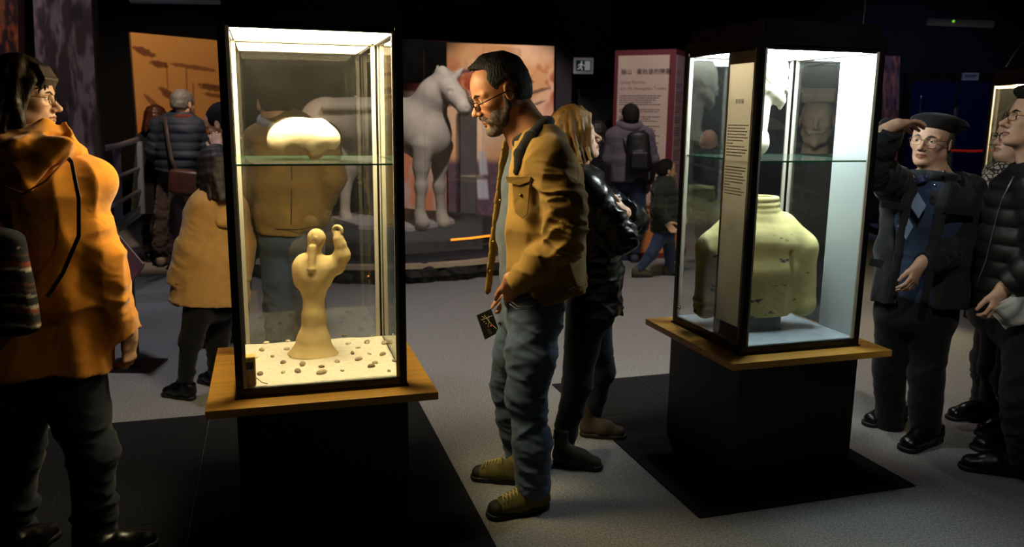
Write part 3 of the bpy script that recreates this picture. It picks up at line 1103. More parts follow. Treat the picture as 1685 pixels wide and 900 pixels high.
def pebbles():
    rng = random.Random(4)
    spots = [(567, 553, 13, 1), (605, 565, 10, 0), (604, 564, 15, 2), (633, 566, 15, 1), (653, 565, 9, 1), (630, 584, 15, 1), (589, 573, 11, 0), (580, 582, 11, 2), (590, 592, 15, 1),
             (611, 604, 14, 2), (617, 598, 12, 1), (498, 600, 18, 1), (490, 612, 15, 2), (529, 614, 18, 1), (529, 604, 11, 2), (555, 596, 10, 1), (563, 610, 9, 0), (466, 597, 11, 2),
             (448, 587, 11, 1), (431, 577, 17, 1), (420, 589, 15, 0), (438, 565, 13, 0), (474, 562, 10, 0), (472, 575, 13, 0), (466, 613, 11, 0), (428, 616, 12, 2), (573, 566, 12, 0),
             (640, 611, 8, 1), (648, 594, 8, 1), (608, 583, 10, 0), (612, 553, 6, 0)]
    cols = [mat('pebble_pale', '#d9d2bc', .9, var=.2, vscale=30, bump=.4, bscale=90), mat('pebble_tan', '#b9a68a', .9, var=.25, vscale=30, bump=.4, bscale=90), mat('pebble_brown', '#8d7a62', .9, var=.3, vscale=30, bump=.4, bscale=90)]
    cn = ('pale', 'tan', 'brown')
    g0 = Geo()
    base = None
    for n, (px, py, wpx, c) in enumerate(spots):
        p = on_z(px, py, ZB + .038)
        lx = (p - V(*CASES[0][:2], 0))
        g = Geo()
        R = wpx / 430 / 2
        g.ball((0, 0, 0), (R * 1.0, R * rng.uniform(.5, .8), R * rng.uniform(.4, .65)), None, 10, 6)
        v = g.v[0]
        k = 1 + .55 * (fbm(v[:, 0] * 90 + n * 7, v[:, 1] * 90, v[:, 2] * 90) - .45)
        g.v[0] = v * k[:, None]
        o = g.build('pebble', cols[c], None, None, True)
        o.location = (p[0], p[1], ZB + .0385 + R * .18)
        o.rotation_euler = (rng.uniform(-.2, .2), rng.uniform(-.2, .2), rng.uniform(0, 6))
        tag(o, 'small %s stone scattered on the white sand in the case' % cn[c], 'stone', 'stones scattered on the white sand')
        o['group'] = 'scattered %s stones on the sand' % cn[c]
pebbles()

def corner_block():
    p = loc(0, -.262, -.262, ZB + .038)
    r = empty('sensor_box', tuple(p), 'small tan box with a dark window in the front left corner of the case', 'box', None, CASES[0][2])
    g = Geo()
    g.box((-.018, -.02, 0), (.032, .02, .108), bev=.005)
    g.build('housing', mat('tan_plastic', '#d8b25e', .5, var=.08), r)
    g = Geo()
    g.box((-.008, -.0215, .062), (.026, -.019, .088))
    g.build('window', mat('dark_window', '#3a1c10', .25), r)
    g = Geo()
    g.tube([(.03, -.012, .03), (.05, -.02, .012), (.07, -.018, .004)], .0018, 6)
    g.build('cable', mat('brown_cable', '#5a4522', .6), r)
corner_block()

# ------------------------------------------------------------------ exhibits of the second case
BUSTC = mat('bust_clay', '#c2b87e', .9, var=.15, vscale=7, bump=.3, bscale=60)
def worn_clay():
    m = BUSTC
    nt = m.node_tree
    b = nt.nodes['Principled BSDF']
    src = b.inputs['Base Color'].links[0].from_socket
    tc = nt.nodes.new('ShaderNodeTexCoord')
    mp = nt.nodes.new('ShaderNodeMapping')
    mp.inputs['Scale'].default_value = (1, 1, 1.9)
    n = nt.nodes.new('ShaderNodeTexNoise')
    n.inputs['Scale'].default_value = 10
    n.inputs['Detail'].default_value = 9
    n.inputs['Roughness'].default_value = .62
    r = nt.nodes.new('ShaderNodeValToRGB')
    r.color_ramp.elements[0].position = .625
    r.color_ramp.elements[1].position = .645
    mx = nt.nodes.new('ShaderNodeMix')
    mx.data_type = 'RGBA'
    mx.inputs['B'].default_value = (*lin('#4a4d4c'), 1)
    nt.links.new(tc.outputs['Object'], mp.inputs[0])
    nt.links.new(mp.outputs[0], n.inputs['Vector'])
    nt.links.new(n.outputs['Fac'], r.inputs[0])
    nt.links.new(r.outputs[0], mx.inputs['Factor'])
    nt.links.new(src, mx.inputs['A'])
    nt.links.new(mx.outputs['Result'], b.inputs['Base Color'])
worn_clay()
def bust():
    Y = 3.70
    zb = ZB + .037
    A = lambda px, py, dy=0: at(px, py, Y + dy)
    side = V(1, 0, 0)
    F = SDF(.006)
    F.seg(A(1240, 514), A(1242, 440), (.170, .12), (.205, .135), side, .04, fa=True)
    F.seg(A(1242, 440), A(1246, 392), (.20, .135), (.205, .13), side, .04)
    F.seg(A(1246, 392), A(1250, 362), (.19, .12), (.12, .085), side, .06)
    F.chain([A(1290, 374), A(1316, 408), A(1322, 500)], [.060, .074, .056], .035)
    F.ell(A(1322, 498), (.052, .06, .05), None, .01)
    F.chain([A(1202, 376), A(1174, 410), A(1161, 505)], [.060, .074, .054], .035)
    for q in (.0, 11, 20): F.torus(A(1161, 494 + q), V(.1, 0, 1), .052 - q * .0002, .009, .008)
    F.cone(A(1250, 352), A(1251, 338), .085, .072, .03)
    for q, rr in ((345, .086), (336, .083), (327, .080)): F.torus(A(1252, q), V(-.05, 0, 1), rr - .012, .014, .006)
    F.cone(A(1252, 340), A(1252, 325), .07, .066, .01)
    for x0, y0, x1, y1 in ((1262, 470, 1292, 492), (1250, 482, 1290, 505), (1240, 492, 1280, 512), (1268, 462, 1293, 476)):
        F.chain([A(x0, y0, -.16), A((x0 + x1) / 2, (y0 + y1) / 2 - 1, -.15), A(x1, y1, -.11)], [.004, .008, .004], .012, 's') if False else F.cone(A(x0, y0, -.150), A(x1, y1, -.112), .007, .006, .012, 's')
    F.cone(A(1300, 415, -.10), A(1299, 512, -.09), .010, .012, .015, 's')
    F.cone(A(1190, 425, -.10), A(1184, 512, -.09), .010, .012, .015, 's')
    F.noise(.006, 20)
    F.box(A(1252, 322) + V(0, 0, .1), (.3, .3, .1), None, .002, .003, 's')
    F.cone(A(1252, 335), A(1252, 310), .052, .052, .003, 's')
    c = A(1240, 500)
    o = F.build('clay_torso', BUSTC, None, (c[0], c[1], zb + .04))
    tag(o, 'headless yellowish clay torso with ringed collar and worn dark patches', 'statue')
    ex, ey = axes(1)
    r = empty('plinth_block', (c[0], c[1] - .02, zb), 'small grey block under the headless clay torso', 'plinth', None, CASES[1][2])
    top = F_low = None
    g = Geo()
    g.box((-.10, -.085, 0), (.085, .085, .075), bev=.003)
    g.build('block', mat('grey_stone_block', '#5d6163', .7, var=.12, vscale=20, bump=.2), r)
    g = Geo()
    g.box((-.104, -.089, 0), (.089, .089, .008))
    g.build('foot_plate', mat('grey_stone_block', '#5d6163'), r)
bust()

def stone_head():
    Y = 3.68
    f, u = look(78, 0)
    H = Frame(at(1253, 186, Y), f, u, 1.10)
    F = SDF(.0042)
    head_ops(F, H)
    F.cone(H(-.02, 0, -.08), H(-.025, 0, -.252), .060, .050, .02, fb=True)
    F.cone(H(-.024, 0, -.252), H(-.024, 0, -.262), .064, .066, .002)
    F.box(H(-.006, 0, .125), (.105, .082, .045), H.R, .01, .006)
    F.box(H(-.004, 0, .155), (.088, .070, .032), H.R, .01, .004)
    F.seg(H(.088, .03, .01), H(.092, -.03, .01), (.008, .006), (.008, .006), H.f, .01)
    for s in (1, -1): F.chain([H(.097, 0, -.056), H(.09, s * .03, -.062), H(.075, s * .044, -.054)], [.008, .007, .003], .006)
    F.cone(H(.085, 0, -.10), H(.08, 0, -.125), .016, .008, .02)
    F.noise(.0035, 30)
    b = H(-.02, 0, -.26)
    o = F.build('stone_head', mat('white_clay', '#cfcbb8', .9, var=.1, vscale=9, bump=.3, bscale=70), None, (b[0], b[1], 1.3955), post=lambda v: v + V(0, 0, 1.396 - v[:, 2].min()))
    tag(o, 'white clay head with flat cap on a long neck on the upper glass shelf', 'statue head')
stone_head()

def second_head():  # dim face in the pane put in as a solid head on an added pedestal
    Y = 4.75
    f, u = look(-158, 0)
    H = Frame(at(1344, 200, Y), f, u, 1.12)
    F = SDF(.005)
    head_ops(F, H)
    F.cone(H(-.02, 0, -.08), H(-.025, 0, -.165), .062, .075, .02, fb=True)
    F.box(H(-.004, 0, .120), (.10, .088, .035), H.R, .01, .006)
    F.box(H(-.004, 0, .148), (.105, .094, .012), H.R, .004, .004)
    for s in (1, -1):
        F.chain([H(.099, 0, -.056), H(.09, s * .03, -.062), H(.072, s * .046, -.05)], [.008, .007, .004], .006)
        F.chain([H(.01, s * .062, -.06), H(.045, s * .04, -.10), H(.08, 0, -.118)], [.012, .016, .016], .012)
    F.noise(.003, 30)
    b = H(-.025, 0, -.165)
    zt = b[2]
    o = F.build('pane_face_bust', mat('brown_clay', '#6d5a45', .9, var=.2, vscale=9, bump=.3, bscale=60), None, (b[0], b[1], zt), post=lambda v: v + V(0, 0, zt + .0005 - v[:, 2].min()))
    tag(o, 'brown clay head with flat cap and beard, added for the dim face in the right pane', 'statue head')
    r = empty('added_pedestal', (b[0], b[1], 0), 'slim black pedestal added to carry the brown clay head behind the right case', 'pedestal')
    g = Geo(); g.box((-.11, -.11, 0), (.11, .11, zt - .02))
    g.build('column', PEDB, r)
    g = Geo(); g.box((-.12, -.12, zt - .02), (.12, .12, zt), bev=.003)
    g.build('top_plate', PEDB, r)
second_head()

def label_panels():
    rng = random.Random(3)
    def sheet(m, k, col):                                    # lets a part of the case light through
        nt = m.node_tree
        tl = nt.nodes.new('ShaderNodeBsdfTranslucent')
        tl.inputs[0].default_value = (*col, 1)
        mx = nt.nodes.new('ShaderNodeMixShader')
        mx.inputs[0].default_value = k
        nt.links.new(nt.nodes['Principled BSDF'].outputs[0], mx.inputs[1])
        nt.links.new(tl.outputs[0], mx.inputs[2])
        nt.links.new(mx.outputs[0], nt.nodes['Material Output'].inputs[0])
        return m
    PAPER = sheet(mat('label_paper', '#d2c3a6', .85, var=.04, vscale=6, bump=.1, bscale=40), .45, lin('#e6d8c0'))
    BACK = mat('label_backing', '#6e5327', .6, var=.08)
    INK = mat('label_ink', '#5a5146', .8)
    def panel(frame_M, w, front, label):
        g = Geo()
        g.box((0, 0, 0), (.014, 1.235, .004)); g.box((w - .015, 0, 0), (w, 1.235, .004))
        g.box((.014, 0, 0), (w - .015, .075, .004)); g.box((.014, 1.165, 0), (w - .015, 1.235, .004))
        p = g.build('label_panel', front[0], case2)
        p.matrix_local = frame_M
        if label: p['label'] = label
        return p
    # on the left face, beside the near post: x_local = +y down towards the post
    M = Matrix.Translation((-CH + .0115, -.060, ZB + .036)) @ Matrix(((0, 0, -1, 0), (-1, 0, 0, 0), (0, 1, 0, 0), (0, 0, 0, 1)))
    p = panel(M, .205, (BACK,), 'tall brown label panel with pale paper and print')
    g = Geo()
    g.box((.014, .075, .002), (.190, 1.165, .0032))
    s = g.build('paper', PAPER, p)
    text_mesh('lettering', '將軍俑', .021, mat('title_ink', '#8a8474', .8), s, Matrix.Translation((.102, 1.005, .0032)), 'CENTER', .0003)
    lines_of_print('lettering', s, INK, Matrix.Translation((.022, .918, .0032)), .155, 11, .0125, .0046, rng, .0004)
    lines_of_print('lettering', s, INK, Matrix.Translation((.022, .745, .0032)), .155, 10, .0125, .0046, rng, .0004)
    # on the far right face: we see its white back
    g = Geo()
    g.box((CH - .0165, -.268, ZB + .036), (CH - .0125, -.045, ZT - .014))
    wm = sheet(mat('white_panel', '#c6cfd0', .35, spec=.5), .45, (.7, .76, .78))
    q = g.build('label_panel', wm, case2)
    q['label'] = 'white back of a label panel on the far pane'
    # small chrome lock near the left post
    g = Geo()
    c = (-CH - .004, .235, ZB + .085)
    g.ball(c, (.006, .008, .008))
    g.ball((c[0] + .004, c[1], c[2]), (.004, .012, .012))
    g.build('lock', mat('chrome', '#c8c8c8', .15, 1.0), case2, None, True)
label_panels()

# ------------------------------------------------------------------ the man in the tan jacket
SKIN = mat('skin_warm', '#a9724f', .52, var=.10, vscale=30, bump=.15, bscale=160, spec=.4)
SKINP = mat('skin_pale', '#c79f84', .5, var=.08, vscale=30, bump=.12, bscale=160, spec=.4)
LIP = mat('lips', '#84503c', .45)
DENIM = cloth('denim_blue', '#47566a', var=.35, vscale=5, bscale=700, rough=.9)
def man_tan():
    Y0 = 3.26
    A = lambda px, py, dy=0: at(px, py, Y0 + dy)
    org = (A(865, 800)[0], Y0, 0)
    side = V(0, 1, 0)
    f, u = look(-104, -25)
    H = Frame(A(822, 151), f, u, 1.12)
    neck = A(880, 222)
    # ---- body
    FH = SDF(.0035)
    head_ops(FH, H, nose=1.12)
    FH.cone(H(-.03, 0, -.05), neck, .062, .066, .03)
    FH.cone(H(.01, 0, -.085), A(862, 246), .04, .05, .03)
    FH.cone(neck, A(890, 262), .066, .07, .03)
    wl, wr_ = A(842, 462, -.18), A(848, 478, .17)
    # left hand slides into the jeans pocket, thumb forward
    HL = SDF(.0042)
    hand_ops(HL, wl, A(848, 506, -.115) - wl, V(.2, 1, 0), V(-1, 0, -.1), 1.05, (.35, .45, .55, .65), .05, (.75, .6, .15), .25)
    HL.cone(A(862, 458, -.19), wl, .032, .029, .02)
    HR = SDF(.0042)
    hand_ops(HR, wr_, A(828, 520, .165) - wr_, V(0, -1, .1), V(-.7, 0, -.6), 1.02, (.8, .85, .9, .95), .05, (.7, .5, .3), .4)
    HR.cone(A(852, 452, .17), wr_, .032, .029, .02)
    P = dict(neck=neck, chest=A(888, 290), waist=A(890, 400), pelvis=A(880, 470), side=side,
             lsh=A(905, 262, -.17), lel=A(932, 398, -.24), lwr=wl, rsh=A(895, 262, .17), rel=A(900, 400, .24), rwr=wr_,
             lhip=A(886, 500, -.1), lkn=A(870, 650, -.14), lan=A(878, 795, -.17), rhip=A(872, 500, .1), rkn=A(836, 640, .13), ran=A(852, 755, .16))
    root = skin_body('person', FH, rest_ops(P, .013), H, [SKIN, LIP], org, [HL, HR])
    tag(root, 'man in tan jacket and glasses bending his head towards the left glass case', 'person')
    eyes(H, root, org, '#3a2a1c')
    HAIR = mat('hair_dark', '#15110e', .72, var=.4, vscale=60, bump=1.0, bscale=190, stretch=(1, 1, .2), bdist=.008, spec=.25)
    eyebrows(H, root, org, HAIR, 1.1)
    glasses(H, root, org, mat('dark_wire', '#15120f', .3, .8), w=.024, h=.0145, x=.106, z=-.012, rim=.0019)
    # ---- hair: receding at the temples, longer on top
    F = SDF(.0045)
    r = H.r
    F.ell(H(-.016, 0, .038), r(.103, .083, .095), H.R, .01)
    F.ell(H(-.048, 0, -.01), r(.068, .072, .07), H.R, .03)
    F.cone(H(.01, .0, .108), H(.060, 0, .106), .030 * H.s, .014 * H.s, .02)
    F.noise(.009, 46, 3, (1, 1, 1))
    F.box(H(.128, 0, -.055), r(.10, .2, .150), Frame(H.o, H.f - H.u * .12, H.u + H.f * .12).R, .02, .012, 's')
    for s in (1, -1): F.ell(H(.082, s * .058, .085), r(.056, .038, .030), H.R, .01, 's')
    F.box(H(.075, 0, -.09), r(.066, .2, .095), H.R, .01, .012, 's')
    F.box(H(0, 0, -.175), r(.3, .3, .1), H.R, .01, .02, 's')
    for s in (1, -1): F.ell(H(-.012, s * .092, -.008), r(.036, .036, .047), H.R, .004, 's')
    F.build('hair', HAIR, root, org)
    # ---- beard
    F = SDF(.004)
    for s in (1, -1):
        F.chain([H(.004, s * .072, -.012), H(.008, s * .068, -.05), H(.038, s * .046, -.092), H(.076, s * .016, -.112)], [.007, .013, .018, .021], .012)
        F.chain([H(.098, s * .006, -.052), H(.093, s * .022, -.058), H(.082, s * .032, -.075), H(.074, s * .026, -.098)], [.0055, .007, .009, .012], .006)
        F.ell(H(.045, s * .05, -.072), r(.035, .016, .03), H.R, .012)
    F.ell(H(.078, 0, -.112), r(.024, .028, .020), H.R, .01)
    F.cone(H(.055, 0, -.118), H(.02, 0, -.108), .02, .016, .02)
    F.ell(H(.093, 0, -.085), r(.006, .012, .006), H.R, .006)
    F.noise(.006, 70, 3)
    F.ell(H(.102, 0, -.0685), r(.013, .022, .007), H.R, .003, 's')
    F.build('beard', mat('beard_grey', '#4a3b2e', .8, var=.6, vscale=90, bump=.8, bscale=260, bdist=.004), root, org)
    # ---- t-shirt
    TS = cloth('grey_tshirt', '#4c545b', var=.08, bscale=600)
    F = SDF(.007)
    W = (.006, 11, 2.2)
    F.seg(A(884, 245, .03), A(880, 300, .03), (.12, .10), (.135, .118), side, .05)
    F.seg(A(880, 300, .03), A(876, 385, .03), (.135, .125), (.135, .135), side, .05, wr=(.007, 9, 2.6))
    F.seg(A(876, 385, .03), A(874, 462, .02), (.135, .137), (.145, .125), side, .05, wr=(.009, 9, 3.0))
    F.cone(A(872, 232), A(878, 262), .070, .09, .04)
    ts = F.build('t_shirt', TS, root, org)
    # ---- jeans
    F = SDF(.0062)
    F.seg(A(877, 476), A(877, 520), (.165, .125), (.172, .120), side, .04, wr=(.006, 10, 1.5), fa=True)
    F.chain([A(884, 505, -.085), A(874, 580, -.125), A(866, 650, -.145), A(876, 730, -.165), A(879, 798, -.18)], [.112, .098, .079, .072, .072], .03, wr=(.012, 13))
    F.chain([A(866, 505, .085), A(848, 580, .12), A(836, 640, .13), A(846, 700, .15), A(856, 748, .165)], [.108, .092, .075, .068, .068], .03, wr=(.012, 13))
    for q, b in (((866, 650), -.145), ((876, 735), -.165), ((878, 790), -.18)):
        pass
    F.box(at(880, 832, Y0 - .18) - V(0, 0, .30), (.3, .22, .3), None, .01, .003, 's') if False else None
    F.folds(.008, 13, (.5, .5, 1.0), 3)
    jn = F.build('jeans', DENIM, root, org)
    g = Geo()
    g.tube([A(838, 500, -.225), A(850, 509, -.24), A(868, 508, -.25), A(880, 500, -.24)], .0022, 6)
    g.tube([A(842, 497, -.225), A(853, 505, -.245), A(868, 504, -.25)], .0015, 6)
    g.build('pocket_seam', mat('denim_thread', '#454b55', .8), jn, org, True)
    # ---- jacket: open shell with a hollow front
    JK = cloth('tan_canvas', '#8a6a2c', var=.22, vscale=4, bscale=800, rough=.88)
    F = SDF(.0058)
    T = [((892, 240), .17, .105), ((893, 285), .205, .150), ((891, 360), .205, .168), ((893, 430), .198, .172), ((905, 490), .205, .172)]
    for i in range(4):
        (p, a, b), (p2, a2, b2) = T[i], T[i + 1]
        F.seg(A(*p), A(*p2), (a, b), (a2, b2), side, .03, wr=(.012, 6, 1.3) if i else (.006, 8, 1), fb=(i == 3))
    F.chain([A(890, 246, -.08), A(905, 262, -.165)], [.075, .082], .04)
    F.chain([A(888, 246, .08), A(898, 262, .165)], [.075, .082], .04)
    # hollow
    for i in range(4):
        (p, a, b), (p2, a2, b2) = T[i], T[i + 1]
        F.seg(A(*p) - V(0, 0, .035 if i == 0 else 0), A(*p2) - V(0, 0, .03 if i == 3 else 0), (a - .016, b - .018), (a2 - .016, b2 - .018), side, .01, 's')
    # the front opening: from the near edge round to the far edge
    fx = A(846, 300)[0]
    R_ = np.array([nrm(V(1, -.28, 0)), nrm(V(.28, 1, 0)), V(0, 0, 1)])
    F.box(A(846, 340, -.02) - R_[0] * .2, (.2, .145, .55), R_, .004, .006, 's')
    # slanted hem, higher at the back
    n = nrm(V(-.32, 0, -1))
    hx = nrm(V(1, 0, -.32))
    F.box(A(930, 487) + n * .2, (.5, .5, .2), np.array([nrm(V(1, 0, -.32)), V(0, 1, 0), -n]), .002, .004, 's') if False else None
    R3 = np.array([nrm(V(1, 0, .34)), V(0, 1, 0), nrm(V(-.34, 0, 1))])
    F.box(A(925, 479) - R3[2] * .2, (.5, .5, .2), R3, .002, .004, 's')
    F.folds(.014, 7, (1, 1, .45), 1)
    # sleeves
    F.chain([A(905, 266, -.17), A(926, 335, -.215), A(930, 398, -.24)], [.090, .084, .074], .03, wr=(.026, 16, .85, .6))
    F.cone(A(930, 396, -.24), A(888, 432, -.225), .074, .064, .03, wr=(.026, 18, .3, .6))
    F.cone(A(888, 432, -.225), A(846, 470, -.195), .064, .049, .02, fb=True, wr=(.006, 14))
    F.chain([A(898, 266, .17), A(905, 335, .215), A(898, 400, .24)], [.088, .082, .072], .03, wr=(.012, 15))
    F.cone(A(898, 398, .24), A(846, 472, .18), .07, .046, .03, fb=True, wr=(.012, 15))
    # far front edge hanging forward of the shirt
    F.chain([A(833, 236, .10), A(828, 270, .13), A(821, 330, .15), A(812, 400, .16), A(803, 478, .17)], [.020, .022, .022, .022, .018], .01, flat=(nrm(V(.55, -.83, 0)), .28))
    # collar
    jk = F.build('jacket', JK, root, org)
    DK = cloth('dark_collar', '#1c1c1a', var=.1)
    F = SDF(.005)
    F.torus(A(873, 219), nrm(V(-.62, 0, 1)), .085, .022, .01)
    F.ell(A(889, 205), (.030, .07, .030), None, .03)
    F.chain([A(893, 208, -.08), A(874, 228, -.145), A(856, 254, -.165), A(849, 284, -.168)], [.026, .030, .026, .012], .01, flat=(nrm(V(.35, 1, .3)), .35))
    F.box(A(825, 232, .04), (.05, .10, .05), None, .01, .01, 's')
    F.build('collar', DK, jk, org)
    # near lapel strip and inside facing
    g = Geo()
    pts = [A(852, 232, -.09), A(850, 262, -.12), A(846, 300, -.135), A(847, 350, -.145), A(852, 400, -.15), A(862, 455, -.155)]
    g.tube(pts, .014, 8, flat=V(.5, 1, 0))
    g.build('placket', cloth('tan_canvas_edge', '#a07c36', var=.1), jk, org, True)
    # chest pocket with flap
    ey = V(0, 1, 0)
    def patch(poly, dY, t, name, m):
        g = Geo()
        pts = [A(x, y, d) for x, y, d in poly]
        nn = nrm(np.cross(pts[1] - pts[0], pts[2] - pts[0]))
        if nn[1] > 0: nn = -nn
        g.poly([p + nn * t for p in pts], nn, t * 1.6)
        return g.build(name, m, jk, org)
    patch([(833, 291, -.186), (874, 291, -.222), (872, 299, -.222), (856, 305, -.206), (836, 300, -.187)], 0, .008, 'pocket_flap', JK)
    patch([(844, 303, -.19), (872, 300, -.222), (868, 352, -.222), (860, 360, -.212), (848, 350, -.196)], 0, .004, 'pocket', JK)
    # seams and buttons
    TH = mat('tan_thread', '#5c4516', .8)
    g = Geo()
    for dz in (0, 5):
        g.tube([A(882, 495 + dz * .8, -.205), A(905, 490 + dz, -.21), A(935, 478 + dz, -.20), A(965, 462 + dz, -.13)], .0016, 5)
    g.build('hem_seam', TH, jk, org, True)
    BR = mat('brass_button', '#8a6d3a', .35, .9)
    for px, py, dy in ((857, 321, -.212), (948, 470, -.19), (954, 478, -.17), (823, 330, .118), (812, 398, .128), (807, 446, .138)):
        g = Geo()
        g.ball(A(px, py, dy), (.0065, .0045, .0065), None, 8, 6)
        g.build('button', BR, jk, org, True)
    # ---- shoes
    UP = mat('olive_suede', '#5a5220', .85, var=.2, vscale=14, bump=.3, bscale=300)
    CAP = mat('shoe_rubber_toe', '#15130c', .7)
    LACE = mat('lace_cream', '#b9a56a', .8)
    hl, tl = on_z(905, 832, 0), on_z(799, 853, 0)
    L = np.linalg.norm(hl - tl)
    shoe(root, org, hl, tl - hl, L, UP, RUBBER, lace=LACE, cap=CAP, shaft=.11)
    hr, tr = on_z(868, 796, 0), on_z(776, 786, 0)
    shoe(root, org, hr, tr - hr, np.linalg.norm(hr - tr) * 1.02, UP, RUBBER, lace=LACE, cap=CAP, shaft=.11)
    # the card in his right hand
    c = A(800, 535, .165)
    r = empty('card', tuple(c), 'black printed card with a pale sketch and red dot held by the man in tan', 'card')
    q = [A(784, 519, .17), A(808, 508, .15), A(822, 546, .15), A(798, 559, .17)]
    n = nrm(np.cross(q[1] - q[0], q[3] - q[0]))
    if n[1] > 0: n = -n
    g = Geo(); g.poly(q, n, .0015)
    b = g.build('sheet', mat('black_card', '#12110d', .5), r, tuple(c))
    K = lambda s, t: q[0] + (q[1] - q[0]) * s + (q[3] - q[0]) * t + n * .0008
    def strokes(name, L, m, w=.0009):
        g = Geo()
        for pts in L: g.tube([K(*p) for p in pts], w, 5)
        g.build(name, m, b, tuple(c))
    strokes('lettering', [[(.2, .24), (.92, .26)], [(.48, .10), (.62, .42)], [(.62, .42), (.72, .20)], [(.62, .42), (.92, .80)], [(.62, .42), (.45, .60)], [(.30, .34), (.36, .34)], [(.38, .44), (.44, .42)], [(.30, .12), (.44, .20)]], mat('card_ink', '#c9c2a4', .6))
    strokes('print_lines', [[(.36, .66), (.40, .88)], [(.44, .66), (.48, .90)], [(.52, .70), (.55, .90)]], mat('card_grey', '#6f6b5e', .6), .0007)
    g = Geo(); g.ball(K(.66, .60), .0042, None, 8, 6)
    g.build('red_seal', mat('seal_red', '#d8401c', .6), b, tuple(c))
    return root
man_tan()

# ------------------------------------------------------------------ woman in the black puffer, back to back with the man
PUFF = mat('black_puffer', '#0c0d10', .30, var=.1, vscale=20, bump=.25, bscale=60, bdist=.006, spec=.55)
NAVY = cloth('navy_denim', '#131a26', var=.2, vscale=5, bscale=700)
def woman_puffer():
    Y0 = 3.72
    A = lambda px, py, dy=0: at(px, py, Y0 + dy)
    org = (A(965, 740)[0], Y0, 0)
    side = V(0, 1, 0)
    f, u = look(86, 15)
    H = Frame(A(945, 226), f, u, .98)
    neck = A(938, 280)
    FH = SDF(.004)
    head_ops(FH, H, slim=.93, nose=1.1)
    FH.cone(H(-.02, 0, -.05), neck, .052, .056, .03)
    FH.cone(H(.015, 0, -.085), A(950, 292), .036, .045, .03)
    wl, wr_ = A(1018, 338, .05), A(1012, 362, -.10)
    HL = SDF(.0045)
    hand_ops(HL, A(1026, 350, -.05), A(1003, 342, -.13) - A(1026, 350, -.05), V(-.3, .8, -.2), V(0, 0, 1), .92, (.5, .5, .5, .5), .05)
    HL.cone(A(1034, 352, .02), A(1026, 350, -.05), .027, .025, .02)
    HR = SDF(.006)
    hand_ops(HR, A(985, 378, .0), V(-.4, 1, .1), V(-1, 0, 0), V(0, 0, 1), .92, (.4, .4, .4, .4), .05)
    HR.cone(A(1003, 382, -.1), A(985, 378, .0), .027, .025, .02)
    P = dict(neck=neck, chest=A(965, 330), waist=A(970, 420), pelvis=A(972, 480), side=side, lsh=A(955, 306, .15), lel=A(1038, 362, .12), lwr=A(1030, 349, .0),
             rsh=A(955, 306, -.15), rel=A(1020, 388, -.17), rwr=A(990, 379, -.05), lhip=A(972, 500, .08), lkn=A(988, 610, .14), lan=A(974, 700, .19), rhip=A(968, 500, -.08), rkn=A(950, 630, -.12), ran=A(935, 735, -.16))
    root = skin_body('person', FH, rest_ops(P, .014, .9), H, [SKINP, LIP], org, [HL])
    tag(root, 'woman with fair hair in shiny black puffer jacket with folded arms', 'person')
    eyes(H, root, org, '#5a6a70')
    HB = mat('hair_fair', '#5e401d', .6, col2='#a17a3a', vscale=30, bump=.7, bscale=160, stretch=(1, 1, .15), bdist=.004)
    eyebrows(H, root, org, HB, .8)
    rng = random.Random(5)
    F = SDF(.0048)
    F.ell(H(-.018, 0, .034), H.r(.101, .083, .094), H.R, .01)
    F.box(H(.13, 0, .0), H.r(.075, .2, .2), Frame(H.o, H.f + H.u * .3, H.u - H.f * .3).R, .004, .012, 's')
    hang_hair(F, H, 26, 62, 300, lambda p: -.115 if 90 < p < 270 else -.10, rng, top=(.03, .0), r0=.016, r1=.007, flare=1.12, wav=.012)
    for s in (1, -1):
        for q in range(4): lock(F, H, [(.055, s * .01, .118), (.082 - q * .014, s * (.045 + q * .004), .085 + q * .008), (.066 - q * .016, s * .078, .03), (.052 - q * .016, s * .083, -.035), (.044 - q * .014, s * .079, -.095 - q * .008)], .013, .006)
    F.noise(.004, 60, 2, (1, 1, .3))
    F.build('hair', HB, root, org)
    # scarf-like lining at the collar
    F = SDF(.007)
    F.torus(A(948, 292), nrm(V(-.25, 0, 1)), .075, .032, .01)
    F.noise(.012, 24)
    F.build('scarf', cloth('mustard_knit', '#5d5226', var=.3, vscale=40), root, org)
    top_garment('jacket', PUFF, root, org, [(A(955, 300), .13, .09), (A(965, 335), .19, .125), (A(972, 400), .19, .125), (A(978, 455), .185, .125), (A(978, 512), .19, .13)], side,
                [(A(957, 308, .15), A(1040, 362, .12), A(1030, 349, -.02)), (A(957, 308, -.16), A(1022, 388, -.17), A(985, 378, -.02))], (.080, .072, .056), .007,
                wr=(.012, 16, 2.2), awr=(.015, 30), quilt=(.010, .085), sh=.075,
                extra=lambda F: (F.torus(A(952, 298), nrm(V(-.3, 0, 1)), .095, .028, .02), F.folds(.012, 10, (.6, .6, 1), 2)))
    trousers('trousers', NAVY, root, org, A(972, 495), [(A(972, 505, .085), A(988, 610, .14), A(969, 690, .19)), (A(966, 505, -.085), A(950, 630, -.12), A(927, 726, -.16))], (.098, .068, .052), side, .007, (.16, .115), wr=(.007, 16))
    BOOT = mat('brown_suede', '#332a1b', .85, var=.25, vscale=12, bump=.3, bscale=200)
    simple_shoe(root, org, (908, 762), (990, 774), BOOT, shaft=.17, h=.006)
    simple_shoe(root, org, (952, 716), (1027, 722), BOOT, shaft=.17, h=.006)
    g = Geo()
    c = A(968, 688, .19)
    g.tube([c + .053 * V(math.cos(t), math.sin(t), 0) - V(0, 0, .01) for t in np.linspace(0, 2 * math.pi, 20, endpoint=False)], .012, 8, True)
    g.build('turn_up', cloth('pale_denim', '#6f7276'), root, org, True)
woman_puffer()

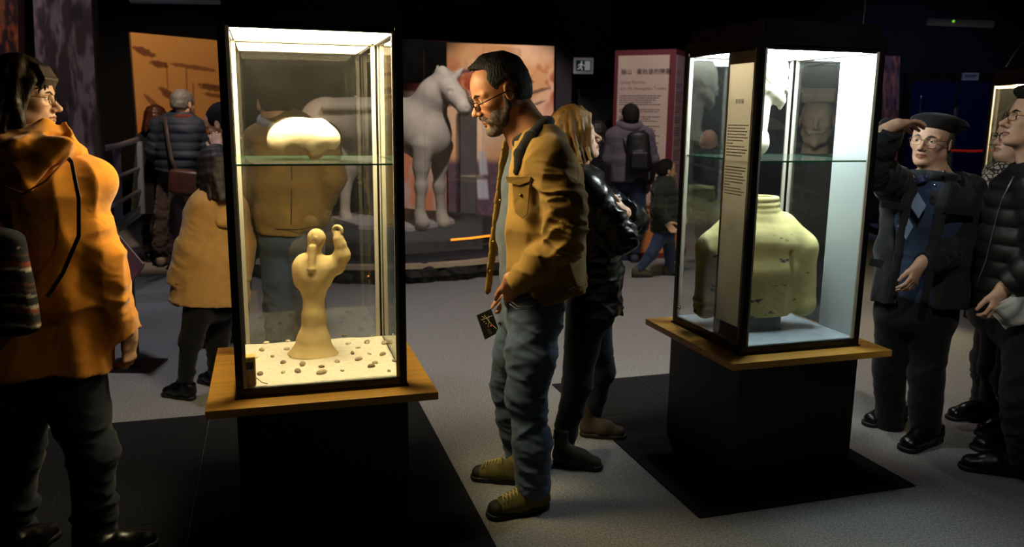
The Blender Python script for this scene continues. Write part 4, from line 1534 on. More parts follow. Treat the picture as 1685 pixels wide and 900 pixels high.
# ------------------------------------------------------------------ woman in the orange coat, foreground left
ORANGE = cloth('orange_wool', '#c87f14', var=.10, vscale=30, bscale=420, rough=.92, sheen=.25)
def woman_orange():
    Y0 = 2.70
    A = lambda px, py, dy=0: at(px, py, Y0 + dy)
    org = (A(90, 800)[0], Y0, 0)
    side = nrm(V(.94, -.34, 0))
    f, u = look(76, -2)
    H = Frame(A(40, 164), f, u, .91)
    neck = A(38, 236)
    FH = SDF(.004)
    head_ops(FH, H, slim=.97, nose=1.1)
    FH.cone(H(-.02, 0, -.05), neck, .054, .058, .03)
    wr_ = A(213, 558, .03)
    HR = SDF(.0042)
    hand_ops(HR, wr_, V(-.10, .02, -1), V(-.85, .3, -.1), V(.15, 1, 0), .96, (.55, .65, .75, .85), .04, (.85, .45, .25), .35)
    HR.cone(A(211, 530, .02), wr_, .028, .026, .02)
    P = dict(neck=neck, chest=A(45, 330), waist=A(50, 450), pelvis=A(62, 570), side=side, rsh=A(130, 300, -.02), rel=A(188, 430, -.02), rwr=wr_,
             lsh=A(-40, 300, .1), lel=A(-80, 430, .15), lwr=A(-70, 520, .2), rhip=A(120, 630, -.03), rkn=A(157, 745, -.02), ran=A(160, 900, 0), lhip=A(32, 630, .06), lkn=A(28, 760, .08), lan=A(22, 900, .12))
    root = skin_body('person', FH, rest_ops(P, .014, .9), H, [SKINP, LIP], org, [HR])
    tag(root, 'brown-haired woman in orange hooded coat seen from behind at the left edge', 'person')
    eyes(H, root, org)
    HB = mat('hair_brown', '#1c130b', .55, col2='#3a2915', vscale=25, bump=.7, bscale=130, stretch=(1, 1, .15), bdist=.004)
    eyebrows(H, root, org, HB)
    glasses(H, root, org, mat('dark_wire', '#15120f', .3, .8), w=.023, h=.017)
    rng = random.Random(9)
    F = SDF(.005)
    F.ell(H(-.020, 0, .036), H.r(.107, .088, .098), H.R, .01)
    F.ell(H(-.045, 0, -.04), H.r(.088, .088, .10), H.R, .03)
    F.box(H(.145, 0, -.02), H.r(.08, .2, .2), Frame(H.o, H.f + H.u * .2, H.u - H.f * .2).R, .004, .012, 's')
    hang_hair(F, H, 32, 72, 288, lambda p: -.15 if 110 < p < 250 else -.125, rng, top=(.02, .0), r0=.019, r1=.008, flare=1.18, wav=.016)
    for i in range(12):                                       # fringe
        y = -.070 + .0128 * i
        lock(F, H, [(.02, y * .4, .128), (.066, y * .8, .106), (.088, y * 1.0, .068), (.090 - abs(y) * .35, y * 1.12 + .01, .018 + rng.uniform(-.016, .012))], .011, .004)
    for s in (1, -1):
        for q in range(5): lock(F, H, [(.03, s * .03, .122), (.056 - q * .012, s * .080, .06), (.034 - q * .014, s * .094, .0), (.018 - q * .014, s * .092, -.06), (.022 - q * .016, s * .086, -.115)], .014, .006)
    F.noise(.005, 50, 2, (1, 1, .3))
    F.build('hair', HB, root, org)
    # coat
    def ext(F):
        F.cone(A(10, 262, .0), A(150, 300, -.0), .085, .075, .05)
        F.seg(A(58, 480), A(58, 594), (.240, .17), (.272, .20), side, .05, fb=True)
        F.folds(.030, 6.5, (1, 1, .16), 4, p=1.6)
        for x0, y0, x1, y1, r in ((118, 300, 150, 470, .014), (80, 330, 95, 520, .016), (150, 480, 170, 620, .018), (105, 470, 120, 630, .016), (45, 520, 40, 630, .018), (75, 380, 130, 600, .014)):
            pass
    top_garment('coat', ORANGE, root, org, [(A(45, 282), .15, .10), (A(48, 318), .23, .14), (A(52, 390), .232, .15), (A(60, 470), .235, .155), (A(66, 500), .245, .16)], side,
                [(A(106, 312, -.02), A(162, 432, -.02), A(205, 552, .03)), (A(-40, 305, .1), A(-80, 430, .15), A(-70, 520, .2))], (.088, .074, .058), .0065, wr=(.012, 6, .35), awr=(.016, 11), sh=.075, extra=ext)
    coat = C.objects[-1]
    # hood lying on the shoulders
    F = SDF(.0065)
    hc = A(42, 262, -.02)
    F.seg(A(40, 262, .0), A(46, 278, -.02), (.175, .12), (.19, .13), side, .03, cap=.03)
    F.seg(A(40, 255, -.09), A(34, 312, -.15), (.185, .05), (.05, .025), side, .05)
    F.chain([A(-50, 250, .0), A(-20, 246, -.09), A(35, 244, -.14), A(85, 248, -.11), A(122, 254, -.03), A(132, 254, .04)], [.030, .032, .034, .032, .028, .026], .02)
    F.folds(.020, 9, (1, 1, .6), 7)
    F.ell(A(42, 238, .03), (.105, .10, .05), None, .02, 's')
    hood = F.build('hood', ORANGE, root, org)
    SEAM = mat('orange_seam', '#5a2f05', .9)
    g = Geo()
    bk = lambda px, py, d: A(px, py, d)
    g.tube([bk(-20, 300, -.20), bk(38, 322, -.215), bk(75, 302, -.205), bk(112, 262, -.15)], .003, 5)
    g.build('hood_seam', SEAM, hood, org, True)
    # strap and striped bag
    STRAP = mat('black_strap', '#0c0a08', .5)
    g = Geo()
    g.tube([A(92, 242, -.02), A(118, 270, -.115), A(130, 330, -.150), A(130, 392, -.165), A(104, 452, -.195), A(78, 492, -.225)], .007, 8, flat=V(0, -1, .1))
    g.build('bag_strap', STRAP, coat, org, True)
    # legs
    JE = cloth('dark_jeans', '#1d2630', var=.3, vscale=4, bscale=600)
    trousers('jeans', JE, root, org, A(70, 600), [(A(116, 630, -.03), A(152, 745, -.02), A(157, 905, 0)), (A(30, 630, .06), A(28, 760, .08), A(22, 905, .12))], (.112, .084, .068), side, .0065, (.21, .15), wr=(.014, 12))
    simple_shoe(root, org, (150, 935), (215, 912), LEATHER, h=.008)
    simple_shoe(root, org, (15, 935), (60, 905), LEATHER, h=.008)
    return root
woman_orange().location.z += .0068

def striped_bag():
    Y0 = 2.46
    A = lambda px, py, dy=0: at(px, py, Y0 + dy)
    c = A(10, 470)
    F = SDF(.006)
    F.seg(A(-8, 395), A(8, 530), (.10, .05), (.125, .06), nrm(V(1, -.3, 0)), .03, wr=(.010, 7, 1))
    v, f = F.mesh()
    o = mesh_obj('shoulder_bag', v, f, None or mat('woven_bag', '#14141a', .9, attr='weave', bump=.4, bscale=250), None, (c[0], c[1], c[2] - .15))
    rng = np.random.RandomState(3)
    pal = [lin(h) for h in ('#12131a', '#1a1c26', '#0e0e12', '#a8a08c', '#14151c', '#7d2f1c', '#14151c', '#8d8676', '#1b1d27', '#0f1015', '#5a3524', '#12131a')]
    z = v[:, 2] + .12 * (v[:, 0] - c[0]) + .004 * np.sin(v[:, 0] * 60)
    k = np.floor((z - z.min()) / .0085).astype(int)
    seq = rng.randint(0, len(pal), 200)
    col = np.array([pal[seq[i]] for i in k])
    mid = (z > np.percentile(z, 22)) & (z < np.percentile(z, 85))
    col[~mid] = lin('#101118')
    spk = vnoise(v[:, 0] * 120, v[:, 1] * 120, v[:, 2] * 60)
    col = col * (.55 + .9 * spk[:, None])
    ca = o.data.color_attributes.new('weave', 'FLOAT_COLOR', 'POINT')
    ca.data.foreach_set('color', np.column_stack([col, np.ones(len(col))]).astype(np.float32).ravel())
    tag(o, 'dark woven shoulder bag with red and white stripes on the orange coat', 'bag')
striped_bag()

# ------------------------------------------------------------------ old man shading his eyes
def old_man():
    Y0 = 3.92
    A = lambda px, py, dy=0: at(px, py, Y0 + dy)
    org = (A(1505, 720)[0], Y0, 0)
    side = nrm(V(.86, -.5, 0))
    fw = nrm(V(-.5, -.86, 0))
    f, u = look(-134, 4, 4)
    H = Frame(A(1532, 233), f, u, 1.04)
    neck = A(1538, 282)
    FH = SDF(.0036)
    head_ops(FH, H, slim=.95, nose=1.25)
    for s in (1, -1):
        FH.cone(H(.088, s * .02, -.045), H(.07, s * .037, -.075), .004, .003, .008, 's')
    FH.cone(H(-.02, 0, -.05), neck, .055, .06, .03)
    FH.cone(H(.012, 0, -.085), A(1534, 295, -.04), .036, .05, .03)
    wr_ = A(1476, 206, -.32)
    HR = SDF(.0038)
    tip = A(1524, 213, -.20)
    hand_ops(HR, wr_, tip - wr_ + V(0, 0, .03), V(-.1, -.25, -.9), V(0, .9, -.3), 1.04, (.26, .24, .26, .30), .16, (.9, .35, .1), .2)
    HR.cone(A(1455, 215, -.31), wr_, .030, .027, .02)
    wl = A(1514, 436, -.22)
    HL = SDF(.0038)
    hand_ops(HL, wl, A(1500, 468, -.24) - wl, V(-.3, .9, -.2), V(-.8, -.5, 0), .98, (.40, .45, .5, .55), .09, (.85, .4, .3), .3)
    HL.cone(A(1530, 420, -.2), wl, .031, .028, .02)
    P = dict(neck=neck, chest=A(1530, 330), waist=A(1525, 420), pelvis=A(1512, 490), side=side, rsh=A(1474, 306, -.02), rel=A(1432, 268, -.2), rwr=wr_, lsh=A(1592, 318, -.02), lel=A(1602, 408, -.08), lwr=wl,
             rhip=A(1475, 510, .04), rkn=A(1462, 600, .08), ran=A(1461, 682, .1), lhip=A(1535, 510, -.02), lkn=A(1524, 620, -.06), lan=A(1520, 720, -.06))
    root = skin_body('person', FH, rest_ops(P, .014), H, [SKINP, LIP], org, [HL, HR])
    tag(root, 'old man in a beret and dark coat shading his eyes with one hand', 'person')
    eyes(H, root, org)
    GR = mat('hair_grey', '#4d4a45', .6, var=.3, vscale=50, bump=.6, bscale=200)
    eyebrows(H, root, org, GR)
    glasses(H, root, org, mat('gold_wire', '#6d5a35', .3, .9), w=.026, h=.018)
    F = hair_cap(H, .006, .03, -.06)
    F.build('hair', GR, root, org)
    F = SDF(.006)
    bc = H(-.012, 0, .088)
    Rb = Frame(bc, H.f + H.u * .10 - H.l * .1, H.u, 1).R
    F.ell(bc + H.l * .010 - H.f * .012, (.128, .126, .040), Rb, .02)
    F.ell(bc - H.u * .028, (.112, .095, .034), Rb, .02)
    F.ell(H(-.012, 0, .01), (.098, .079, .094), H.R, .005, 's')
    F.noise(.006, 18)
    F.build('beret', cloth('black_wool', '#0b0b0d', bscale=300), root, org)
    # sweater and shirt under the coat
    SW = cloth('blue_sweater', '#2a3850', var=.12, vscale=40, bscale=350)
    F = SDF(.007)
    F.seg(A(1532, 308, -.03), A(1528, 360, -.04), (.12, .085), (.155, .115), side, .05)
    F.seg(A(1528, 360, -.04), A(1518, 480, -.03), (.155, .115), (.16, .125), side, .05, wr=(.005, 10, 2))
    sw = F.build('sweater', SW, root, org)
    dcol = cloth('pale_blue_knit', '#7f93b4', bscale=350)
    dp = lambda px, py, d: A(px, py, d)
    for q, (cx, cy) in enumerate(((1510, 338), (1489, 372))):
        F = SDF(.006)
        d0 = -.165 if q == 0 else -.175
        F.ell(A(cx, cy, d0), (.03, .03, .055), None, .01) if False else None
        g = Geo()
        hw, hh = (13, 21) if q == 0 else (13, 22)
        pts = [A(cx, cy - hh, d0 + .012), A(cx + hw, cy + 0, d0 - .004), A(cx + 1, cy + hh, d0 - .003), A(cx - hw, cy, d0 + .022)]
        n = nrm(np.cross(pts[1] - pts[0], pts[2] - pts[0]))
        if n[1] > 0: n = -n
        g.poly([p_ + n * .012 for p_ in pts], n, .02)
        g.build('argyle_diamond', dcol, sw, org)
    F = SDF(.005)
    for s in (1, -1): F.box(A(1522 + s * 8, 296, -.085), (.026, .010, .018), Frame(V(0, 0, 0), fw * .9 + side * s * .5, V(0, 0, 1) + side * s * .5).R[[1, 0, 2]], .004, .004)
    F.build('shirt_collar', cloth('blue_shirt', '#1c2740', var=.2, vscale=60), root, org)
    COAT = cloth('charcoal_coat', '#17191b', var=.15, vscale=12, bscale=500, rough=.7)
    F = SDF(.0065)
    T = [(A(1532, 302), .145, .10), (A(1530, 335), .215, .135), (A(1526, 410), .225, .155), (A(1520, 495), .245, .175)]
    for i in range(3):
        (p, a, b), (p2, a2, b2) = T[i], T[i + 1]
        F.seg(p, p2, (a, b), (a2, b2), side, .03, wr=(.014, 6, .8) if i else None, fb=(i == 2))
    F.cone(A(1532, 300), A(1476, 308, -.02), .08, .09, .04)
    F.cone(A(1532, 300), A(1590, 318, -.02), .08, .09, .04)
    for i in range(3):
        (p, a, b), (p2, a2, b2) = T[i], T[i + 1]
        F.seg(p + V(0, 0, .05 if i == 0 else 0), p2 - V(0, 0, .06 if i == 2 else 0), (a - .016, b - .016), (a2 - .016, b2 - .016), side, .01, 's')
    Ro = np.array([nrm(side + V(0, 0, .12)), fw, nrm(V(0, 0, 1) - side * .12)])
    F.box(A(1505, 390) + fw * .16, (.072, .14, .42), Ro, .01, .02, 's')
    F.cone(A(1476, 310, -.02), A(1434, 272, -.18), .090, .078, .03, wr=(.012, 16))
    F.cone(A(1434, 270, -.18), A(1470, 211, -.315), .076, .056, .03, fb=True, wr=(.012, 18))
    F.cone(A(1590, 320, -.02), A(1604, 408, -.08), .092, .080, .03, wr=(.012, 16))
    F.cone(A(1604, 406, -.08), A(1520, 432, -.215), .078, .056, .03, fb=True, wr=(.012, 18))
    F.folds(.010, 8, (1, 1, .5), 5)
    coat = F.build('coat', COAT, root, org)
    F = SDF(.006)
    F.torus(A(1534, 292), nrm(V(.12, .1, 1)), .096, .026, .01)
    F.chain([A(1502, 296, -.10), A(1490, 340, -.165), A(1478, 420, -.175), A(1468, 490, -.165)], [.022, .024, .020, .018], .01, flat=(fw, .45))
    F.chain([A(1560, 298, -.10), A(1548, 345, -.215), A(1535, 420, -.245), A(1522, 492, -.24)], [.024, .026, .022, .018], .01, flat=(fw, .45))
    F.box(A(1520, 276, -.14), (.05, .06, .06), None, .01, .01, 's')
    F.build('lapel', cloth('charcoal_lining', '#1b1d20', rough=.8), coat, org)
    for name, poly in (('pocket_flap', ((1450, 330, -.17), (1488, 335, -.19), (1486, 346, -.19), (1449, 341, -.17))), ('pocket_flap', ((1432, 425, -.15), (1456, 428, -.175), (1450, 441, -.175), (1430, 437, -.15))), ('pocket_flap', ((1552, 340, -.235), (1600, 345, -.19), (1600, 356, -.19), (1551, 350, -.235)))):
        g = Geo()
        pts = [A(*q) for q in poly]
        n = nrm(np.cross(pts[1] - pts[0], pts[2] - pts[0]))
        if n[1] > 0: n = -n
        g.poly([p + n * .008 for p in pts], n, .025)
        g.build(name, COAT, coat, org)
    SN = mat('steel_snap', '#b8b8b8', .2, 1)
    for px, py, d in ((1553, 283, -.15), (1539, 305, -.20)):
        g = Geo()
        g.ball(A(px, py, d), (.008, .006, .008), None, 8, 6)
        g.build('snap', SN, coat, org, True)
    g = Geo()
    rp = HRp = A(1503, 201, -.262)
    rd = nrm(tip - wr_)
    a1 = nrm(np.cross(rd, V(0, 0, 1)))
    g.tube([rp + .0098 * (a1 * math.cos(t) + V(0, 0, 1) * math.sin(t)) for t in np.linspace(0, 2 * math.pi, 16, endpoint=False)], .002, 6, True)
    g.build('ring', mat('silver_ring', '#e0dccf', .15, 1), root, org, True)
    trousers('trousers', cloth('black_trousers', '#090a0b', var=.1, bscale=500), root, org, A(1508, 500), [(A(1477, 512, .05), A(1464, 600, .08), A(1464, 700, .12)), (A(1534, 512, -.03), A(1524, 620, -.06), A(1521, 738, -.06))], (.104, .080, .076), side, .007, (.185, .14), wr=(.008, 10))
    simple_shoe(root, org, (1490, 690), (1420, 701), LEATHER, h=.006, Lmin=.27)
    simple_shoe(root, org, (1545, 722), (1483, 744), LEATHER, h=.006, Lmin=.28)
old_man()

# ------------------------------------------------------------------ man with papers at the right edge
def man_edge():
    Y0 = 3.52
    A = lambda px, py, dy=0: at(px, py, Y0 + dy)
    org = (A(1675, 760)[0], Y0, 0)
    f, u = look(-82, 10)
    side = V(.1, -1, 0)
    H = Frame(A(1703, 198), f, u, 1.08)
    neck = A(1712, 272)
    FH = SDF(.004)
    head_ops(FH, H, nose=1.2)
    FH.cone(H(-.02, 0, -.05), neck, .06, .064, .03)
    FH.cone(H(.012, 0, -.085), A(1695, 285), .038, .05, .03)
    wl = A(1650, 478, -.13)
    HL = SDF(.0042)
    hand_ops(HL, wl, A(1641, 505, -.14) - wl, V(.6, .8, 0), V(-1, -.2, 0), 1.02, (.6, .7, .8, .9), .04, (.8, .5, .3), .3)
    HL.cone(A(1668, 462, -.14), wl, .032, .03, .02)
    P = dict(neck=neck, chest=A(1705, 330), waist=A(1700, 430), pelvis=A(1695, 510), side=side, lsh=A(1715, 310, -.17), lel=A(1725, 430, -.22), lwr=wl, rsh=A(1715, 310, .17), rel=A(1720, 430, .2), rwr=A(1690, 490, .15),
             lhip=A(1695, 540, -.09), lkn=A(1684, 640, -.10), lan=A(1688, 755, -.10), rhip=A(1690, 540, .09), rkn=A(1668, 630, .12), ran=A(1680, 720, .14))
    root = skin_body('person', FH, rest_ops(P, .014), H, [SKINP, LIP], org, [HL])
    tag(root, 'man in dark quilted jacket and glasses cut off by the right edge', 'person')
    eyes(H, root, org)
    HD = MATS['hair_dark']
    eyebrows(H, root, org, HD)
    glasses(H, root, org, mat('dark_wire', '#15120f', .3, .8))
    fc = hair_cap(H, .006, .090, -.06, tilt=-.05)
    fc.ell(H(.058, 0, .098), H.r(.046, .062, .028), H.R, .02)
    fc.build('hair', HD, root, org)
    PJ = mat('dark_quilt', '#0e1012', .5, var=.1, bump=.2, bscale=80, spec=.4)
    top_garment('jacket', PJ, root, org, [(A(1708, 290), .14, .10), (A(1704, 325), .20, .175), (A(1698, 400), .20, .20), (A(1694, 470), .20, .20), (A(1694, 500), .20, .19)], side,
                [(A(1718, 312, -.17), A(1728, 425, -.22), A(1660, 470, -.135)), (A(1718, 312, .17), A(1722, 425, .21), A(1690, 490, .15))], (.095, .085, .058), .007, quilt=(.016, .075), aquilt=(.012, .07), awr=None,
                extra=lambda F: F.torus(A(1700, 286), nrm(V(-.3, 0, 1)), .095, .03, .02))
    jk = C.objects[-1]
    g = Geo()
    g.tube([A(1668, 290, -.09), A(1648, 330, -.06), A(1634, 380, -.05), A(1622, 430, -.05), A(1606, 470, -.04)], .003, 6)
    g.build('zip', mat('steel_zip', '#8d8d90', .3, .9), jk, org, True)
    trousers('jeans', cloth('grey_jeans', '#20242a', var=.3, vscale=5, bscale=600), root, org, A(1694, 520), [(A(1696, 540, -.09), A(1684, 640, -.10), A(1690, 762, -.10)), (A(1690, 540, .09), A(1668, 630, .12), A(1682, 722, .14))], (.112, .088, .078), side, .007, (.19, .15), wr=(.014, 13))
    simple_shoe(root, org, (1698, 785), (1574, 768), LEATHER, h=.006)
    simple_shoe(root, org, (1690, 732), (1598, 741), LEATHER, h=.007)
    # papers in his hand
    PP = mat('paper_white', '#aeb0ac', .8, bump=.2, bscale=30)
    r = empty('leaflets', tuple(A(1650, 515, -.15)), 'sheaf of crumpled white papers in the hand of the man at the right edge', 'papers')
    for q in range(3):
        g = Geo()
        o_ = V(0, -.012 * q, 0)
        a, b, c, d = A(1627 + 3 * q, 511 - 2 * q, -.15), A(1694, 456 + 4 * q, -.16), A(1700, 505 + 5 * q, -.17), A(1656 + 3 * q, 543 - 3 * q, -.16)
        n = 8
        v, fc = [], []
        for i in range(n + 1):
            for j in range(n + 1):
                s, t = i / n, j / n
                p = (a * (1 - s) + b * s) * (1 - t) + (d * (1 - s) + c * s) * t + o_
                v.append(p + V(0, .012 * math.sin(s * 7 + q) + .008 * math.sin(t * 9 + s * 4), 0))
        for i in range(n):
            for j in range(n): fc.append((i * (n + 1) + j, i * (n + 1) + j + 1, (i + 1) * (n + 1) + j + 1, (i + 1) * (n + 1) + j))
        o = mesh_obj('sheet', v, fc, PP, r, tuple(A(1650, 515, -.15)))
        md = o.modifiers.new('thickness', 'SOLIDIFY')
        md.thickness = .0008
man_edge()

# ------------------------------------------------------------------ woman with the leopard scarf behind him
def woman_scarf():
    Y0 = 4.25
    A = lambda px, py, dy=0: at(px, py, Y0 + dy)
    org = (A(1640, 690)[0], Y0, 0)
    f, u = look(-100, 8)
    side = V(.2, -1, 0)
    H = Frame(A(1671, 228), f, u, 1.0)
    neck = A(1668, 275)
    FH = SDF(.0045)
    head_ops(FH, H, slim=1.08, nose=1.0)
    FH.cone(H(-.02, 0, -.05), neck, .058, .06, .03)
    FH.cone(H(.03, 0, -.09), A(1660, 285), .045, .05, .03)
    P = dict(neck=neck, chest=A(1672, 330), waist=A(1665, 420), pelvis=A(1655, 480), side=side, lhip=A(1655, 500, -.08), lkn=A(1640, 600, -.08), lan=A(1645, 690, -.08), rhip=A(1650, 500, .08), rkn=A(1628, 590, .1), ran=A(1622, 670, .1))
    root = skin_body('person', FH, rest_ops(P, .015), H, [SKINP, LIP], org)
    tag(root, 'woman in glasses and leopard-print scarf behind the man at the right edge', 'person')
    eyes(H, root, org)
    HD = MATS['hair_dark']
    glasses(H, root, org, mat('dark_wire', '#15120f', .3, .8), w=.025, h=.019, rim=.002)
    F = hair_cap(H, .006, .080, -.09, 0, 1.05, .006, tilt=.0)
    F.build('hair', HD, root, org)
    m = mat('leopard_print', '#8d8378', .8)
    nt = m.node_tree
    vo = nt.nodes.new('ShaderNodeTexVoronoi')
    vo.feature = 'DISTANCE_TO_EDGE'
    vo.inputs['Scale'].default_value = 42
    tc = nt.nodes.new('ShaderNodeTexCoord')
    rp = nt.nodes.new('ShaderNodeValToRGB')
    rp.color_ramp.elements[0].color = (*lin('#161210'), 1)
    rp.color_ramp.elements[1].color = (*lin('#a3988a'), 1)
    rp.color_ramp.elements[0].position = .10
    rp.color_ramp.elements[1].position = .16
    nt.links.new(tc.outputs['Object'], vo.inputs['Vector'])
    nt.links.new(vo.outputs['Distance'], rp.inputs[0])
    nt.links.new(rp.outputs[0], nt.nodes['Principled BSDF'].inputs['Base Color'])
    F = SDF(.007)
    F.torus(A(1660, 278), nrm(V(-.3, 0, 1)), .085, .038, .01)
    F.chain([A(1648, 280, -.06), A(1634, 300, -.06), A(1628, 318, -.05)], [.05, .055, .04], .02)
    F.noise(.014, 22)
    F.build('scarf', m, root, org)
    top_garment('coat', mat('dark_glitter', '#24232c', .6, col2='#4a4854', vscale=60, bump=.3), root, org, [(A(1668, 296), .14, .10), (A(1668, 330), .20, .15), (A(1660, 420), .20, .17), (A(1652, 500), .20, .17)], side,
                [(A(1672, 315, -.16), A(1670, 410, -.2), A(1640, 470, -.2)), (A(1672, 315, .16), A(1665, 410, .2), A(1640, 470, .2))], (.085, .075, .055), .009)
    trousers('trousers', cloth('brown_black', '#181411', var=.1), root, org, A(1650, 500), [(A(1655, 505, -.08), A(1640, 600, -.08), A(1642, 700, -.08)), (A(1648, 505, .08), A(1626, 590, .1), A(1622, 675, .1))], (.11, .085, .078), side, .009, (.18, .15))
    simple_shoe(root, org, (1640, 688), (1555, 689), LEATHER, h=.007)
    simple_shoe(root, org, (1672, 712), (1606, 716), LEATHER, h=.007)
woman_scarf()

# ------------------------------------------------------------------ visitors further back
def visitor(label, Y, head, yaw, pitch, hs, T, arms, legs, top, pants, shoes, hair='short', hairm=None, skin=None, h=.011, ra=(.085, .075, .055), rr=(.10, .08, .065),
            body_yaw=None, hands=True, quilt=None, aquilt=None, pel=(.17, .12), low=-.045, tname='jacket', wr=(.010, 7, 1.2), hh=.007, pname='trousers', extra=None, legdy=(.07, -.07)):
    """T=[(px,py,half width m,half depth m)...]; arms=[((px,py,dy),(..),(..))]; legs=[(hip,knee,ankle,toe)] in photograph pixels at depth Y"""
    A = lambda px, py, dy=0: at(px, py, Y + dy)
    bf, bu = look(yaw if body_yaw is None else body_yaw)
    side = np.cross(bu, bf)
    f, u = look(yaw, pitch)
    H = Frame(A(*head), f, u, hs)
    nb = A(T[0][0], T[0][1])
    neck = nb + V(0, 0, .02)
    FH = SDF(hh)
    head_ops(FH, H, far=hh > .0065)
    neck_ops(FH, H, neck)
    HS = []
    if hands:
        for i, a in enumerate(arms):
            e, w_ = A(*a[1]), A(*a[2])
            d = nrm(w_ - e)
            F = SDF(.006)
            hand_ops(F, w_, d, -bf * .3 + side * (1 if i else -1), bf, hs, (.5, .55, .6, .65), .05)
            F.cone(w_ - d * .08, w_, .028 * hs, .026 * hs, .02)
            HS.append(F)
    chest, waist = A(T[1][0], T[1][1]), A(T[-1][0], T[-1][1])
    P = dict(neck=neck, chest=chest, waist=chest * .4 + waist * .6, pelvis=waist, side=side)
    Lg = []
    for k, (hp, kn, an, toe) in zip('lr', legs):
        d = legdy[0] if k == 'l' else legdy[1]
        q = [A(*hp, d), A(*kn, d), A(*an, d)]
        Lg.append(q)
        P[k + 'hip'], P[k + 'kn'], P[k + 'an'] = q
    Ar = [[A(*p) for p in a] for a in arms]
    org = (nb[0], nb[1], 0)
    root = skin_body('person', FH, rest_ops(P, .018, .85 * hs), H, [skin or SKINP, LIP], org, HS)
    tag(root, label, 'person')
    hm = hairm or MATS['hair_dark']
    if hair == 'short': hair_cap(H, hh, .078, low, 0, 1.0, .005).build('hair', hm, root, org)
    elif hair == 'long':
        rng = random.Random(int(head[0]))
        F = SDF(hh)
        F.ell(H(-.020, 0, .036), H.r(.106, .088, .098), H.R, .01)
        F.ell(H(-.055, 0, -.05), H.r(.072, .088, .10), H.R, .03)
        F.box(H(.145, 0, -.02), H.r(.08, .2, .2), Frame(H.o, H.f + H.u * .2, H.u - H.f * .2).R, .004, .012, 's')
        hang_hair(F, H, 40, 60, 300, lambda p: low, rng, r0=.021, r1=.011, flare=1.15, wav=.012, k=.012)
        F.noise(.006, 40, 2, (1, 1, .3))
        F.build('hair', hm, root, org)
    top_garment(tname, top, root, org, [(A(p[0], p[1]), p[2], p[3]) for p in T], side, Ar, ra, h, wr=wr, quilt=quilt, aquilt=aquilt, sh=.075 * hs)
    tg = C.objects[-1]
    trousers(pname, pants, root, org, A(T[-1][0], T[-1][1] - 4), Lg, rr, side, h, pel)
    for k, (hp, kn, an, toe) in enumerate(legs):
        if toe is None: continue
        a = A(*an, legdy[k])
        fd = nrm(V(*toe, 0)) if len(toe) == 2 else bf
        shoe(root, org, a - fd * .07, fd, .25 * hs, shoes, RUBBER, shaft=.09, h=h)
    return root, tg, H, org, A

# girl in the beige coat
GIRLC = cloth('camel_wool', '#a9824a', var=.08, vscale=20, bscale=350, sheen=.2)
BROWNH = mat('hair_dark_brown', '#160e0a', .6, col2='#21150e', vscale=25, bump=.6, bscale=120, stretch=(1, 1, .15))
root, tg, H, org, A = visitor('dark-haired girl in camel hooded coat beside the left glass case', 4.45, (357, 283), -38, -8, .92,
    [(356, 326, .115, .085), (354, 350, .165, .115), (352, 420, .19, .14), (346, 494, .225, .17)],
    [((335, 338, -.10), (312, 405, -.12), (290, 468, -.12)), ((385, 338, .1), (400, 400, .1), (396, 460, .05))],
    [((330, 500), (314, 560), (304, 628), (-.9, .35)), ((362, 500), (358, 570), (358, 632), (-.8, .5))], GIRLC, cloth('black_leggings', '#0a0b10', var=.1), LEATHER, 'long', BROWNH, h=.008,
    ra=(.070, .068, .058), rr=(.085, .062, .045), body_yaw=-48, low=-.155, tname='coat', pname='leggings', hh=.006, pel=(.14, .11), legdy=(-.10, .12))
F = SDF(.008)
F.seg(A(362, 330, -.02), A(372, 368, -.10), (.125, .06), (.05, .03), nrm(V(.8, .5, 0)), .03)
F.noise(.01, 12)
F.build('hood', GIRLC, tg, org)
g = Geo()
w0 = A(290, 466, -.12)
g.tube([A(283, 462, -.165), A(291, 468, -.18), A(300, 470, -.165)], .004, 6)
g.build('cuff_seam', cloth('camel_dark', '#6f5227'), tg, org, True)

# man leaning behind the case post with his hand at his mouth
visitor('black-haired man with a hand at his mouth partly behind the left case', 5.45, (366, 205), -80, -22, 1.10,
    [(385, 250, .13, .09), (392, 272, .20, .13), (402, 340, .20, .15), (408, 395, .19, .14)],
    [((388, 262, -.17), (380, 318, -.28), (360, 246, -.14)), ((392, 262, .17), (400, 320, .2), (385, 360, .15))],
    [((402, 395), (392, 470), (392, 545), (-1, .1)), ((410, 395), (362, 470), (352, 545), (-1, 0))], cloth('black_jumper', '#101114', var=.1), cloth('black_chinos', '#121316'), mat('brown_shoe', '#3a261b', .5), hh=.006)

# man in the quilted brown jacket behind the case, back turned
QJ = cloth('olive_brown_jacket', '#7d6439', var=.25, vscale=5, bscale=500)
root, tg, H, org, A = visitor('man in brown jacket and jeans seen from behind through the left glass case', 4.60, (452, 171), -30, -8, 1.12,
    [(470, 208, .14, .10), (478, 232, .215, .13), (482, 300, .225, .145), (480, 352, .20, .14), (479, 384, .185, .13)],
    [((428, 232, 0), (422, 310, -.02), (430, 388, .12)), ((533, 228, 0), (545, 290, .0), (528, 348, .12))],
    [((458, 390), (460, 500), (462, 618), (-.2, 1)), ((502, 390), (508, 500), (506, 618), (.1, 1))], QJ, cloth('mid_denim', '#3f4c60', var=.25, vscale=5), mat('brown_shoe', '#3a261b', .5), ra=(.09, .082, .06), h=.009, hh=.006, wr=(.016, 7, 1.2), rr=(.11, .09, .075), legdy=(.0, .0))
F = SDF(.007)
F.torus(A(462, 199), nrm(V(.1, -.35, 1)), .098, .030, .01)
F.build('collar', cloth('pale_grey_lining', '#8a8a90'), tg, org)
g = Geo()
